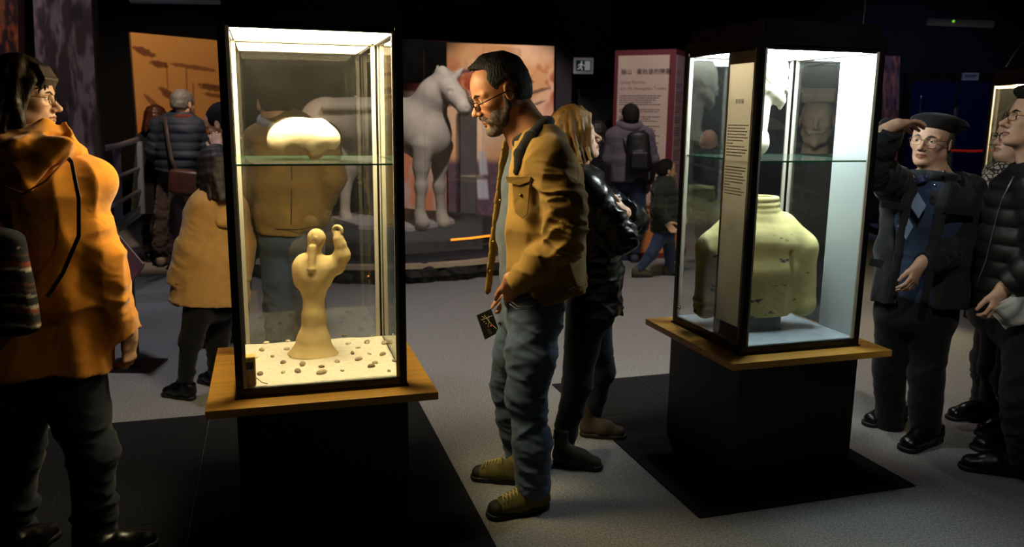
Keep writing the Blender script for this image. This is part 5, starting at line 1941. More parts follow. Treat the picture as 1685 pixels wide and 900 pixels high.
for k in range(-4, 5):
    for s in (1, -1):
        x0, y0 = 412, 318 + k * 6
        pts = []
        for t in np.linspace(0, 1, 5):
            x = 411 + 26 * t
            y = y0 + s * 22 * (t - .5)
            if 292 < y < 345: pts.append(A(x, y, -.055 - .035 * math.sin(math.pi * t)))
        if len(pts) > 1: g.tube(pts, .0022, 5)
g.build('elbow_quilting', cloth('brown_thread', '#3a2c18'), tg, org, True)
g = Geo()
g.tube([A(425, 372, -.12), A(455, 377, -.155), (A(490, 378, -.155)), A(522, 372, -.11)], .003, 5)
g.tube([A(478, 216, -.11), A(480, 290, -.155), A(479, 370, -.15)], .0025, 5)
g.build('back_seam', cloth('brown_thread', '#3a2c18'), tg, org, True)

# grey-haired man in the blue down jacket
DOWN = mat('navy_down', '#222b3e', .7, var=.12, vscale=12, bump=.2, bscale=60)
root, tg, H, org, A = visitor('grey-haired man in navy down jacket with a brown shoulder bag, back turned', 8.3, (302, 172), 22, -6, 1.18,
    [(300, 194, .13, .10), (296, 208, .235, .15), (292, 250, .25, .16), (288, 284, .23, .155)],
    [((262, 208, 0), (252, 248, 0), (262, 275, .2)), ((322, 208, 0), (336, 250, .05), (312, 268, .22))],
    [((280, 290), (270, 350), (264, 412), (-.3, 1)), ((298, 290), (292, 360), (286, 434), (.3, .8))], DOWN, cloth('taupe_trousers', '#4d4045', var=.15), mat('pale_trainer', '#8c8078', .7),
    hairm=mat('hair_steel', '#6a6766', .6, var=.3, vscale=50, bump=.5), quilt=(.014, .085), aquilt=(.011, .08), rr=(.115, .09, .075), legdy=(0.05, -.08))
F = SDF(.011)
F.torus(A(302, 193), V(0, 0, 1), .09, .035, .01)
F.build('scarf', cloth('rust_scarf', '#5a2a1c', var=.3, vscale=20), root, org)
r = empty('shoulder_bag', tuple(A(303, 320, -.32)), 'brown leather shoulder bag hanging at the hip of the man in navy down', 'bag')
F = SDF(.009)
F.seg(A(305, 285, -.32), A(304, 315, -.32), (.155, .05), (.165, .06), V(1, 0, 0), .02)
F.noise(.012, 9)
F.build('body', mat('brown_leather', '#4a2c24', .35, var=.2, bump=.3, bscale=60), r, tuple(A(303, 320, -.32)))
g = Geo()
g.tube([A(271, 192, -.16), A(276, 230, -.21), A(282, 262, -.26), A(291, 283, -.30)], .02, 8, flat=V(0, -1, 0))
g.build('strap', mat('brown_strap', '#3a3034', .5), r, tuple(A(303, 320, -.32)), True)

visitor('auburn-haired woman in dark coat beside the grey-haired man', 8.55, (258, 198), 10, -5, 1.0,
    [(257, 216, .12, .09), (256, 232, .19, .13), (254, 290, .20, .15), (252, 350, .23, .17)],
    [((240, 232, 0), (236, 275, 0), (240, 310, .05)), ((272, 232, 0), (276, 275, 0), (272, 305, .05))],
    [((248, 350), (247, 380), (246, 415), (0, 1)), ((262, 350), (262, 380), (262, 415), (0, 1))], cloth('black_coat', '#101014', var=.1), cloth('black_tights', '#0e0e12'), LEATHER, 'long', mat('hair_auburn', '#3a1710', .45, var=.3, vscale=40), low=-.11, tname='coat')

# man with the black backpack
root, tg, H, org, A = visitor('dark-haired man with grey jacket and black backpack facing the text panel', 9.0, (1036, 192), -12, 3, 1.12,
    [(1036, 210, .13, .10), (1036, 224, .225, .14), (1036, 262, .235, .15), (1036, 298, .22, .15)],
    [((1010, 224, 0), (1002, 262, 0), (1005, 305, .15)), ((1064, 224, 0), (1074, 262, 0), (1068, 300, .15))],
    [((1026, 304), (1024, 365), (1026, 425), (-.1, 1)), ((1048, 304), (1050, 360), (1044, 416), (.1, 1))], cloth('taupe_grey_jacket', '#57505a', var=.12), cloth('indigo_jeans', '#232c44', var=.2), mat('grey_trainer', '#3c4658', .6), rr=(.105, .085, .07))
F = SDF(.009)
F.torus(A(1036, 206), V(0, -.3, 1), .10, .045, .02)
F.build('hood', MATS['taupe_grey_jacket'], tg, org)
bp = A(1048, 250, -.20)
r = empty('backpack', (bp[0], bp[1], A(1048, 283, -.2)[2]), 'black backpack on the back of the man in the grey jacket', 'backpack')
bo = (bp[0], bp[1], A(1048, 283, -.2)[2])
F = SDF(.009)
F.seg(A(1050, 224, -.2), A(1052, 276, -.22), (.115, .07), (.14, .095), V(1, 0, 0), .03)
F.box(A(1052, 264, -.30), (.09, .03, .09), None, .02, .02)
F.noise(.008, 14)
BKP = mat('black_nylon', '#0b0b0e', .55, bump=.2, bscale=90)
F.build('bag', BKP, r, bo)
g = Geo()
g.tube([A(1024, 214, -.10), A(1030, 235, -.17), A(1036, 262, -.17)], .022, 8, flat=V(0, -1, 0))
g.tube([A(1058, 214, -.10), A(1064, 235, -.15)], .022, 8, flat=V(0, -1, 0))
g.tube([A(1044, 221, -.18), A(1050, 216, -.18), A(1056, 221, -.18)], .010, 8)
g.build('strap', BKP, r, bo, True)

# boy in the green jacket, walking
root, tg, H, org, A = visitor('small boy in dark green padded jacket walking to the right', 8.1, (1097, 281), 74, 0, .92,
    [(1094, 299, .10, .08), (1093, 312, .15, .12), (1094, 345, .165, .135), (1094, 382, .165, .135)],
    [((1088, 314, -.12), (1084, 345, -.17), (1098, 366, -.17)), ((1096, 314, .12), (1106, 342, .15), (1116, 352, .12))],
    [((1088, 386), (1072, 418), (1050, 445), (.9, .2)), ((1098, 386), (1103, 420), (1100, 452), (1, .1))], cloth('green_padded', '#262d22', var=.15), cloth('blue_kid_jeans', '#33405c', var=.2), mat('khaki_shoe', '#4a4432', .8), quilt=(.012, .075), aquilt=(.010, .07), ra=(.062, .058, .045), rr=(.075, .058, .045), pel=(.12, .10), legdy=(-.06, .08))
F = SDF(.009)
F.torus(A(1092, 303), V(-.3, 0, 1), .085, .035, .02)
F.build('hood', MATS['green_padded'], tg, org)

visitor('dark-haired woman in black in the shadow behind the fair-haired woman', 9.6, (984, 222), 60, 0, 1.05,
    [(984, 244, .12, .09), (984, 256, .19, .13), (984, 300, .20, .15), (984, 330, .20, .15)],
    [((966, 258, 0), (962, 290, 0), (975, 318, -.1)), ((1000, 258, 0), (1006, 290, 0), (1000, 305, -.15))],
    [((978, 334), (977, 365), (977, 395), (1, 0)), ((990, 334), (990, 365), (991, 395), (1, 0))], cloth('black_top', '#0f0f12', var=.1), cloth('black_tights', '#0e0e12'), LEATHER, 'long', BROWNH, low=-.13)
visitor('red-haired woman whose crown shows behind the fair-haired woman', 8.9, (921, 206), 0, 0, 1.0,
    [(921, 226, .12, .09), (921, 238, .19, .13), (921, 290, .20, .15), (921, 330, .20, .15)], [],
    [((915, 334), (915, 365), (915, 400), (0, 1)), ((928, 334), (928, 365), (928, 400), (0, 1))], cloth('maroon_top', '#2a1416', var=.1), cloth('black_tights', '#0e0e12'), LEATHER, 'long', MATS['hair_auburn'], low=-.11, hands=False)
visitor('bald man in a navy top seen through the left pane of the right case', 8.4, (1166, 234), 5, 0, 1.05,
    [(1166, 254, .13, .10), (1166, 268, .21, .14), (1166, 310, .21, .15), (1166, 340, .20, .15)],
    [((1142, 268, 0), (1136, 305, 0), (1138, 335, .1)), ((1190, 268, 0), (1198, 305, 0), (1194, 335, .1))],
    [((1158, 344), (1157, 385), (1158, 425), (0, 1)), ((1176, 344), (1176, 385), (1176, 425), (0, 1))], cloth('navy_top', '#171a28', var=.1), cloth('grey_violet_trousers', '#34313c', var=.1), LEATHER, 'none', hh=.006)

# ------------------------------------------------------------------ horse and its platform
def horse():
    Y = 9.5
    A = lambda px, py, dy=0: at(px, py, Y + dy)
    z0 = .30
    F = SDF(.014)
    F.cone(A(540, 205, .45), A(690, 207, -.15), .30, .31, .08)
    F.ell(A(702, 222, -.22), (.28, .28, .30), None, .1)
    F.ell(A(536, 205, .50), (.30, .30, .30), None, .1)
    F.chain([A(696, 190, -.2), A(715, 155, -.30), A(731, 132, -.34)], [.235, .175, .125], .06)
    F.chain([A(731, 135, -.36), A(752, 160, -.52), A(763, 178, -.58)], [.130, .100, .070], .03)
    F.ell(A(764, 180, -.60), (.070, .09, .075), None, .03)
    F.chain([A(725, 131, -.32), A(721, 119, -.30), A(720, 107, -.29)], [.036, .038, .010], .015)
    F.chain([A(744, 133, -.42), A(753, 122, -.40), A(763, 111, -.39)], [.036, .038, .010], .015)
    F.chain([A(734, 125, -.44), A(728, 118, -.40), A(716, 135, -.33), A(690, 172, -.25)], [.05, .055, .05, .04], .03)
    F.ell(A(741, 147, -.56), (.03, .03, .025), None, .02)
    F.cone(A(750, 186, -.72), A(770, 189, -.66), .016, .016, .012, 's')
    F.ell(A(741, 149, -.60), (.030, .03, .022), None, .02, 's')
    F.ell(A(768, 178, -.67), (.014, .02, .012), None, .01, 's')
    for hx, x1, x2, d in ((696, 693, 691, -.40), (728, 723, 726, -.02)):
        F.chain([A(hx, 240, d), A(x1, 275, d), A(x1, 305, d), A(x2, 350, d)], [.125, .088, .062, .055], .04)
        F.cone(A(x1, 306, d), A(x1, 312, d), .07, .066, .03)
        F.cone(A(x2, 352, d), A(x2 + 4, 366, d - .03), .065, .085, .03)
    for hx, x1, x2, d in ((556, 572, 568, .28), (598, 614, 616, .72)):
        F.chain([A(hx, 235, d), A(x1 + 4, 272, d), A(x1 - 4, 305, d), A(x2, 352, d)], [.19, .12, .068, .055], .05)
        F.cone(A(x2, 352, d), A(x2 + 4, 366, d - .03), .065, .085, .03)
    F.chain([A(520, 200, .65), A(505, 240, .7), A(508, 300, .72)], [.07, .06, .03], .04)
    # saddle cloth and girth
    F.seg(A(560, 178, .35), A(640, 178, .05), (.33, .12), (.33, .12), nrm(V(.4, 1, 0)), .03)
    F.noise(.008, 9)
    lo = F.mesh()[0][:, 2].min() if False else None
    b = A(640, 366)
    o = F.build('horse_statue', mat('pale_terracotta', '#bfb0a4', .9, var=.14, vscale=4, bump=.3, bscale=30), None, (b[0], b[1], z0 + .03))
    tag(o, 'life-size pale clay horse statue standing on the round dark platform', 'statue')
    g = Geo()
    g.poly([V(*on_z(x, y, z0 + .035)[:2], z0 + .045) for x, y in ((676, 376), (748, 364), (735, 352), (640, 340), (545, 358), (590, 372))], V(0, 0, 1), .043)
    p = g.build('statue_slab', mat('pale_slab', '#b9adb0', .9, var=.1), None)
    tag(p, 'thin pale slab under the hooves of the clay horse', 'slab')
horse()

def platform():
    c = V(-1.5, 9.62, 0)
    r = empty('round_platform', tuple(c), 'round dark platform with pale rim and black rocks under the horse', 'platform')
    DARK = mat('platform_grey', '#34353b', .85, var=.2, vscale=30, bump=.5, bscale=60)
    def disc(R, z0, z1, name, m, n=72, Rin=0):
        a = np.linspace(0, 2 * math.pi, n, endpoint=False)
        g = Geo()
        ring = np.column_stack([R * np.cos(a), R * np.sin(a)])
        if Rin:
            q = ring * (Rin / R)
            v = [(*p, z) for z in (z0, z1) for s_ in (ring, q) for p in s_]
            f = []
            for i in range(n):
                j = (i + 1) % n
                f += [(i, j, 2 * n + j, 2 * n + i), (n + j, n + i, 3 * n + i, 3 * n + j), (2 * n + i, 2 * n + j, 3 * n + j, 3 * n + i), (j, i, n + i, n + j)]
            g.add(v, f)
        else:
            v = [(*p, z) for z in (z0, z1) for p in ring]
            f = [tuple(range(n))[::-1], tuple(range(n, 2 * n))] + [(i, (i + 1) % n, n + (i + 1) % n, n + i) for i in range(n)]
            g.add(v, f)
        return g.build(name, m, r)
    disc(1.90, .0, .13, 'base', mat('platform_black', '#0c0c0d', .9))
    disc(2.08, .135, .175, 'rim', mat('pale_rim', '#b9a58c', .6, var=.1), Rin=1.97)
    disc(1.98, .13, .165, 'lower_deck', DARK)
    disc(1.52, .165, .30, 'upper_deck', mat('deck_slate', '#3a3b42', .85, var=.2, vscale=8, bump=.3))
    rng = random.Random(2)
    RK = mat('black_rock', '#161412', .8, var=.3, vscale=20, bump=.6, bscale=40)
    for i in range(34):
        a = math.radians(205 + 140 * i / 33)
        R = .11 + .05 * rng.random()
        g = Geo()
        g.ball((0, 0, 0), (R * 1.3, R, R * .75), None, 9, 6)
        v = g.v[0]
        k = 1 + .7 * (fbm(v[:, 0] * 9 + i * 5, v[:, 1] * 9, v[:, 2] * 9) - .45)
        g.v[0] = v * k[:, None]
        o = g.build('rock', RK, r)
        o.location = (1.95 * math.cos(a), 1.95 * math.sin(a), R * .45)
        o.rotation_euler = (0, 0, rng.uniform(0, 6))
    # glass guard panes standing on the lower deck
    for i, a in enumerate((248, 270, 292, 314)):
        a0, a1 = math.radians(a), math.radians(a + 22)
        p, q = V(1.72 * math.cos(a0), 1.72 * math.sin(a0), .165), V(1.72 * math.cos(a1), 1.72 * math.sin(a1), .165)
        n = nrm(V(*(p + q)[:2], 0))
        g = Geo()
        g.poly([p, q, q + V(0, 0, 2.1), p + V(0, 0, 2.1)], n, .01)
        g.build('guard_pane', GLASS, r)
platform()

# ------------------------------------------------------------------ printed panels
def painted(name, corners, thick, paint, label, cat, nx=90, ny=120, rough=.7, kind=None, parent=None):
    """flat panel from four corners (top left, top right, bottom right, bottom left) with a print computed on its grid"""
    tl, tr, br, bl = [np.asarray(c, float) for c in corners]
    s, t = np.meshgrid(np.linspace(0, 1, nx + 1), np.linspace(0, 1, ny + 1), indexing='xy')
    P = ((tl[None, None] * (1 - s)[..., None] + tr * s[..., None]) * (1 - t)[..., None] + (bl * (1 - s)[..., None] + br * s[..., None]) * t[..., None]).reshape(-1, 3)
    n = nrm(np.cross(tr - tl, bl - tl))
    if n[1] > 0: n = -n
    i, j = np.meshgrid(np.arange(ny), np.arange(nx), indexing='ij')
    a = (i * (nx + 1) + j).ravel()
    f = np.stack([a, a + nx + 1, a + nx + 2, a + 1], 1)
    N = len(P)
    edge = [0, nx, N - 1, N - 1 - nx]
    v = np.vstack([P, P[edge] - n * thick])
    f2 = [tuple(q) for q in f] + [(0, 0 + nx, N + 1, N), (nx, N - 1, N + 2, N + 1), (N - 1, N - 1 - nx, N + 3, N + 2), (N - 1 - nx, 0, N, N + 3), (N, N + 1, N + 2, N + 3)]
    f = [q for q in f2]
    o = mesh_obj(name, v, f, mat('print_' + str(rough), '#808080', rough, attr='print', spec=.3), parent, None if parent else tuple((bl + br) / 2), False)
    col = paint(s.ravel(), t.ravel())
    col = np.vstack([col, np.zeros((4, 3)) + .02])
    ca = o.data.color_attributes.new('print', 'FLOAT_COLOR', 'POINT')
    ca.data.foreach_set('color', np.column_stack([np.clip(col, 0, 1), np.ones(len(col))]).astype(np.float32).ravel())
    if label: tag(o, label, cat)
    if kind: o['kind'] = kind
    return o

def mixc(a, b, k): return a * (1 - k)[:, None] + np.asarray(b) * k[:, None]
def sm(x, a, b): 
    q = np.clip((x - a) / (b - a), 0, 1)
    return q * q * (3 - 2 * q)

def paint_river(s, t):
    base = np.tile(np.array(lin('#c79254')), (len(s), 1))
    base = mixc(base, lin('#b3743c'), fbm(s * 3, t * 4, s * 0) * .5)
    base = mixc(base, lin('#d0682e'), sm(t, .40, .58) * .8 * fbm(s * 4 + 3, t * 6, s * 0 + 2) * 1.6)
    base = mixc(base, lin('#ecc79a'), np.exp(-((s - .85) / .22) ** 2 - ((t - .68) / .05) ** 2))
    base = mixc(base, lin('#4a3036'), sm(t, .70, .76))
    ink = np.array(lin('#5a2a20'))
    nz = fbm(s * 40, t * 50, s * 0 + 1)
    def stroke(x, y, rx, ry, rot, k=.85):
        nonlocal base
        c, q = math.cos(rot), math.sin(rot)
        u, v = (s - x) * c + (t - y) * .95 * q, -(s - x) * q + (t - y) * .95 * c
        d = (u / rx) ** 2 + (v / ry) ** 2
        base = mixc(base, ink, k * sm(1.25 - d + (nz - .5) * 1.4, .0, .5))
    for a in ((.10, .10, .10, .022, .15), (.24, .165, .085, .018, .08), (.58, .17, .27, .013, .05, .7), (.77, .285, .17, .020, .06), (.82, .335, .16, .013, .08, .75), (.88, .39, .12, .010, -.02, .5),
              (.16, .385, .10, .018, .55, .7), (.37, .36, .17, .028, .40), (.92, .45, .10, .028, 0, .6)): stroke(*a)
    for a in ((.16, .55, .09, .10, .3), (.20, .66, .06, .12, 0), (.12, .50, .05, .05, 0), (.36, .58, .10, .045, 0), (.42, .64, .12, .045, 0), (.34, .70, .06, .05, 0), (.70, .60, .10, .04, 0), (.80, .66, .13, .035, 0), (.55, .62, .09, .06, 0)): stroke(*a, .8)
    for x, y0, y1 in ((.50, .18, .56), (.565, .26, .57), (.31, .15, .30), (.965, .50, .62)):
        base = mixc(base, ink, .7 * np.exp(-((s - x) / .008) ** 2) * ((t > y0) & (t < y1)))
    base = mixc(base, ink, .25 * sm(nz, .55, .8) * (t > .5))
    return base

def paint_battle(s, t):
    base = np.tile(np.array(lin('#d9a878')), (len(s), 1))
    base = mixc(base, lin('#e9c3a4'), sm(fbm(s * 4, t * 5, s * 0 + 4), .38, .5) * .9)
    base = mixc(base, lin('#a83a1e'), .95 * sm(fbm(s * 7 + 5, t * 9, s * 0 + 7), .38, .50) * np.exp(-((t - .22) / .13) ** 2))
    base = mixc(base, lin('#f3d4bd'), np.exp(-((s - .35) / .3) ** 2 - ((t - .45) / .10) ** 2))
    nz = fbm(s * 30, t * 40, s * 0)
    ink = lin('#5b3a4a')
    for x, y, rx, ry, r in ((.04, .28, .05, .10, .3), (.15, .27, .06, .05, .6), (.85, .245, .12, .014, -.25), (.86, .31, .09, .01, -.3), (.62, .18, .2, .02, .1), (.3, .13, .25, .015, -.2)):
        c, q = math.cos(r), math.sin(r)
        u, v = (s - x) * c + (t - y) * 1.4 * q, -(s - x) * q + (t - y) * 1.4 * c
        base = mixc(base, ink, .85 * sm(1.2 - (u / rx) ** 2 - (v / ry) ** 2 + (nz - .5) * 1.5, 0, .6))
    base = mixc(base, lin('#57424f'), sm(t, .60, .66))
    base = mixc(base, lin('#6d5566'), sm(t, .62, .66) * sm(nz, .45, .6) * .6)
    for x, y, hw, hh in ((.335, .645, .045, .075), (.33, .79, .06, .065)):
        k = sm(hw - np.abs(s - x - (t - y) * .15), 0, .015) * sm(hh - np.abs(t - y), 0, .02)
        base = mixc(base, lin('#b9bbcc'), k * .85)
    return base

def paint_red(s, t):
    base = np.tile(np.array(lin('#b59a92')), (len(s), 1))
    base = mixc(base, lin('#c07858'), sm(fbm(s * 5, t * 7, s * 0 + 9), .4, .6))
    base = mixc(base, lin('#6d2420'), 1 - sm(t, .055, .065))
    base = mixc(base, lin('#d8d2d6'), sm(.42 - s, 0, .02) * sm(t - .10, 0, .01) * sm(.5 - t, 0, .01))
    return base

def paint_bark(s, t):
    base = np.tile(np.array(lin('#8a7478')), (len(s), 1))
    n1 = fbm(s * 5, t * 9, s * 0 + 3, 4)
    n2 = fbm(s * 14 + n1 * 4, t * 10, s * 0 + 8, 4)
    base = mixc(base, lin('#3a2826'), sm(n1, .42, .58) * .9)
    base = mixc(base, lin('#ab8f8c'), sm(n2, .5, .7) * .6)
    base = mixc(base, lin('#2c1f20'), sm(fbm(s * 9, t * 26, s * 0, 3), .5, .62) * .7)
    return base * .75

def paint_rust(s, t):
    base = np.tile(np.array(lin('#7d4526')), (len(s), 1))
    n1 = fbm(s * 6, t * 9, s * 0 + 3, 4)
    base = mixc(base, lin('#2e1714'), sm(n1, .4, .6))
    base = mixc(base, lin('#b5521f'), sm(fbm(s * 20, t * 26, s * 0), .5, .65) * .6 * sm(t, .4, 1))
    return base

def paint_pink(s, t):
    base = np.tile(np.array(lin('#6b4a50')), (len(s), 1))
    base = mixc(base, lin('#a8664f'), sm(fbm(s * 6, t * 12, s * 0 + 3, 4), .42, .6))
    return mixc(base, lin('#2e2328'), sm(fbm(s * 9 + 4, t * 16, s * 0 + 1, 3), .45, .6) * .8)

def quad(tl, tr, br, bl): return [at(*q) for q in (tl, tr, br, bl)]
painted('printed_mural', quad((215, 53, 9.3), (384, 69, 10.5), (384, 330, 10.5), (236, 348, 9.3)), .04, paint_river, 'tall orange printed mural with brown boats and trees on the left', 'mural', 110, 170)
painted('printed_mural', quad((735, 70, 12.05), (912, 76, 12.05), (908, 372, 12.05), (738, 372, 12.05)), .04, paint_battle, 'pink and orange printed mural behind the head of the man in tan', 'mural', 110, 170)
painted('printed_poster', quad((652, 136, 12.0), (734, 138, 12.0), (735, 352, 12.0), (655, 352, 12.0)), .04, paint_red, 'panel with dark red top strip behind the clay horse', 'poster', 50, 110)
def banner(px0, px1, y0, y1, Y, lean, paint, label, d=.10, nx=50, ny=150):
    painted('printed_banner', quad((px0, y0, Y), (px1, y0, Y), (px1 + lean, y1, Y), (px0 + lean * .8, y1, Y)), d, paint, label, 'banner', nx, ny)
banner(40, 132, -330, 455, 6.6, 42, paint_bark, 'tall grey-brown mottled banner rising behind the woman in orange')
banner(-64, 22, -330, 110, 7.0, 9, paint_rust, 'rust-coloured printed banner in the top left corner')
painted('printed_banner', quad((1454, 92, 11.2), (1481, 92, 11.2), (1473, 388, 11.2), (1446, 388, 11.2)), .04, paint_pink, 'narrow reddish printed banner right of the case with the torso', 'banner', 24, 80)

# ------------------------------------------------------------------ text pillar
def text_pillar():
    Y = 10.3
    tl, tr = at(1012, 83, Y + .12), at(1113, 79, Y - .22)
    wv = tr - tl
    wv[2] = 0
    W = np.linalg.norm(wv)
    yaw = math.atan2(wv[1], wv[0])
    H_ = tl[2]
    D = .42
    r = empty('text_pillar', (tl[0], tl[1], 0), 'maroon-edged exhibition pillar with a beige printed text in Chinese and Latin letters', 'text panel', None, yaw)
    MAR = mat('maroon_board', '#6a2430', .6)
    g = Geo()
    g.box((0, .004, 0), (W, D, H_), bev=.004)
    g.build('body', MAR, r)
    BEI = mat('beige_print', '#cbb6a6', .75, var=.06, vscale=2)
    g = Geo()
    g.box((.05, -.002, .42), (W - .075, .004, H_ - .065))
    face = g.build('text_sheet', BEI, r)
    g = Geo()
    g.box((W - .001, .03, .42), (W + .004, D - .03, H_ - .065))
    sidef = g.build('text_sheet', mat('pinkish_print', '#b79aa2', .75), r)
    INK = mat('brown_ink', '#3a2420', .8)
    INK2 = mat('grey_brown_ink', '#6b544c', .8)
    Mx = lambda x, z: Matrix.Translation((x, -.0022, z)) @ Matrix.Rotation(math.pi / 2, 4, 'X')
    text_mesh('lettering', '骊山 · 秦始皇的陵墓', .072, INK, face, Mx(.085, H_ - .285), depth=.001, weight=.0008)
    text_mesh('lettering', 'Qieng Nanxiao', .055, INK2, face, Mx(.08, H_ - .40), depth=.001)
    text_mesh('lettering', 'Qin Shi Huangdian Tomba.', .055, INK2, face, Mx(.08, H_ - .475), depth=.001)
    rng = random.Random(8)
    z = H_ - .54
    for rows in (5, 2, 3, 3, 2, 3, 5, 4, 4):
        lines_of_print('lettering', face, INK2, Mx(.08, z), W - .24, rows, .026, .012, rng, .001)
        z -= rows * .026 + .035
    My = lambda y, zz: Matrix.Translation((W + .0042, y, zz)) @ Matrix.Rotation(math.pi / 2, 4, 'Z') @ Matrix.Rotation(math.pi / 2, 4, 'X')
    text_mesh('lettering', '骊山', .07, INK2, sidef, My(.07, H_ - .285), depth=.001)
    z = H_ - .40
    for rows in (2, 5, 3, 3, 4, 3, 5, 4):
        lines_of_print('lettering', sidef, INK2, My(.06, z), D - .13, rows, .028, .012, rng, .001)
        z -= rows * .028 + .04
text_pillar()

# ------------------------------------------------------------------ back wall details
block('trim_1', tuple(at(902, 400, 12.2) * V(1, 1, 0)), tuple(V(at(944, 0, 12.2)[0], 12.5, ZC)), WALL2)
block('trim_2', tuple(V(at(944, 0, 12.2)[0], 12.2, at(944, 112, 12.2)[2])), tuple(V(at(1010, 0, 12.2)[0], 12.5, ZC)), WALL2)
def exit_sign():
    p0, p1 = at(944, 121, 12.1), at(977, 95, 12.1)
    r = empty('exit_sign', (p0[0], 12.12, p0[2]), 'green and white running-man exit sign over the dark doorway', 'exit sign')
    W, H_ = p1[0] - p0[0], p1[2] - p0[2]
    g = Geo()
    g.box((0, 0, 0), (W, .06, H_), bev=.004)
    g.build('housing', mat('exit_white', '#b9b4b8', .5, emit=.12), r)
    g = Geo()
    g.box((W * .11, -.003, H_ * .16), (W * .89, 0, H_ * .84))
    fc = g.build('green_face', mat('exit_green', '#0f3a34', .5, emit=.15), r)
    WH = mat('exit_figure', '#c8c4c8', .5, emit=.25)
    g = Geo()
    def bar(a, b, w):
        a, b = V(a[0] * W, 0, a[1] * H_), V(b[0] * W, 0, b[1] * H_)
        n = nrm(b - a)
        q = V(-n[2], 0, n[0]) * w * H_ / 2
        g.poly([a + q + V(0, -.004, 0), b + q + V(0, -.004, 0), b - q + V(0, -.004, 0), a - q + V(0, -.004, 0)], V(0, -1, 0), .002)
    bar((.70, .22), (.70, .80), .36)
    a = np.linspace(0, 2 * math.pi, 12, endpoint=False)
    g.poly([V(W * .40 + .07 * H_ * math.cos(t), -.004, H_ * .73 + .07 * H_ * math.sin(t)) for t in a], V(0, -1, 0), .002)
    bar((.40, .64), (.34, .42), .14); bar((.34, .42), (.44, .30), .09); bar((.44, .30), (.40, .20), .08); bar((.34, .42), (.26, .30), .09); bar((.26, .30), (.17, .30), .07)
    bar((.40, .62), (.50, .50), .07); bar((.50, .50), (.57, .50), .06); bar((.39, .60), (.26, .58), .07); bar((.26, .58), (.22, .46), .06)
    g.build('running_figure', WH, fc)
exit_sign()

# ------------------------------------------------------------------ railing and lectern on the left
def railing():
    Y = 7.6
    A = lambda px, py, dy=0: at(px, py, Y + dy)
    o = A(200, 360)
    r = empty('ramp_railing', (o[0], o[1], 0), 'grey metal ramp railing with two flat posts behind the woman in orange', 'railing')
    og = (o[0], o[1], 0)
    ST = mat('brushed_steel', '#8b8796', .4, .7, bump=.1)
    for name, pts, rad in (('handrail', [A(160, 246, -.3), A(195, 240, 0), A(226, 230, .4)], .028), ('rail', [A(168, 302, -.3), A(232, 275, .4)], .018), ('rail', [A(176, 344, -.3), A(234, 311, .4)], .018)):
        g = Geo()
        g.tube(pts, rad, 8)
        g.build(name, ST, r, og, True)
    for x0, x1, y0, y1, d, m in ((185, 196, 243, 372, .0, mat('post_violet', '#6f6a80', .4, .3)), (225, 232, 233, 352, .35, mat('post_pale', '#9aa2b8', .35, .3))):
        a, b, c, e = A(x0, y0, d), A(x1, y0, d), A(x1 + 5, y1, d), A(x0 + 3, y1, d)
        g = Geo()
        g.poly([a, b, c, e], V(0, -1, 0), .03)
        g.build('post', m, r, og)
    g = Geo()
    g.poly([A(188, 365, -.1), A(236, 335, .4), A(236, 352, .4), A(196, 382, -.1)], V(.2, -1, 0), .04)
    g.build('kick_plate', mat('plate_grey', '#5d6272', .5, .4), r, og)
railing()
def lectern():
    c = at(215, 432, 4.9)
    r = empty('lectern_sign', (c[0], c[1], 0), 'tilted reading panel with lines of print beside the orange coat', 'sign')
    og = (c[0], c[1], 0)
    q = [at(196, 384, 5.15), at(238, 434, 4.95), at(217, 464, 4.7), at(176, 420, 4.9)]
    n = nrm(np.cross(q[1] - q[0], q[3] - q[0]))
    if n[2] < 0: n = -n
    g = Geo(); g.poly(q, n, .02)
    b = g.build('board', mat('lectern_maroon', '#4a2630', .6), r, og)
    ex, ey = nrm(q[1] - q[0]), nrm(q[3] - q[0])
    W, H_ = np.linalg.norm(q[1] - q[0]), np.linalg.norm(q[3] - q[0])
    k = lambda s, t: q[0] + (q[1] - q[0]) * s + (q[3] - q[0]) * t + n * .002
    g = Geo(); g.poly([k(.03, .03), k(.97, .03), k(.97, .74), k(.03, .74)], n, .002)
    s = g.build('sheet', mat('lectern_paper', '#a8938c', .8), b, og)
    g = Geo()
    rng = random.Random(6)
    for i in range(7):
        t = .20 + .075 * i
        g.poly([k(.08, t) + n * .002, k(.9 - .2 * rng.random(), t) + n * .002, k(.9 - .2 * rng.random(), t + .03) + n * .002, k(.08, t + .03) + n * .002], n, .001)
    g.build('lettering', mat('lectern_ink', '#4f3a38', .8), b, og)
    m = (q[0] + q[1] + q[2] + q[3]) / 4 - n * .02
    g = Geo(); g.box((m[0] - .03, m[1] - .03, 0), (m[0] + .03, m[1] + .03, m[2]))
    g.box((m[0] - .16, m[1] - .14, 0), (m[0] + .16, m[1] + .14, .012))
    g.build('stand', BLACK, r, og)
lectern()

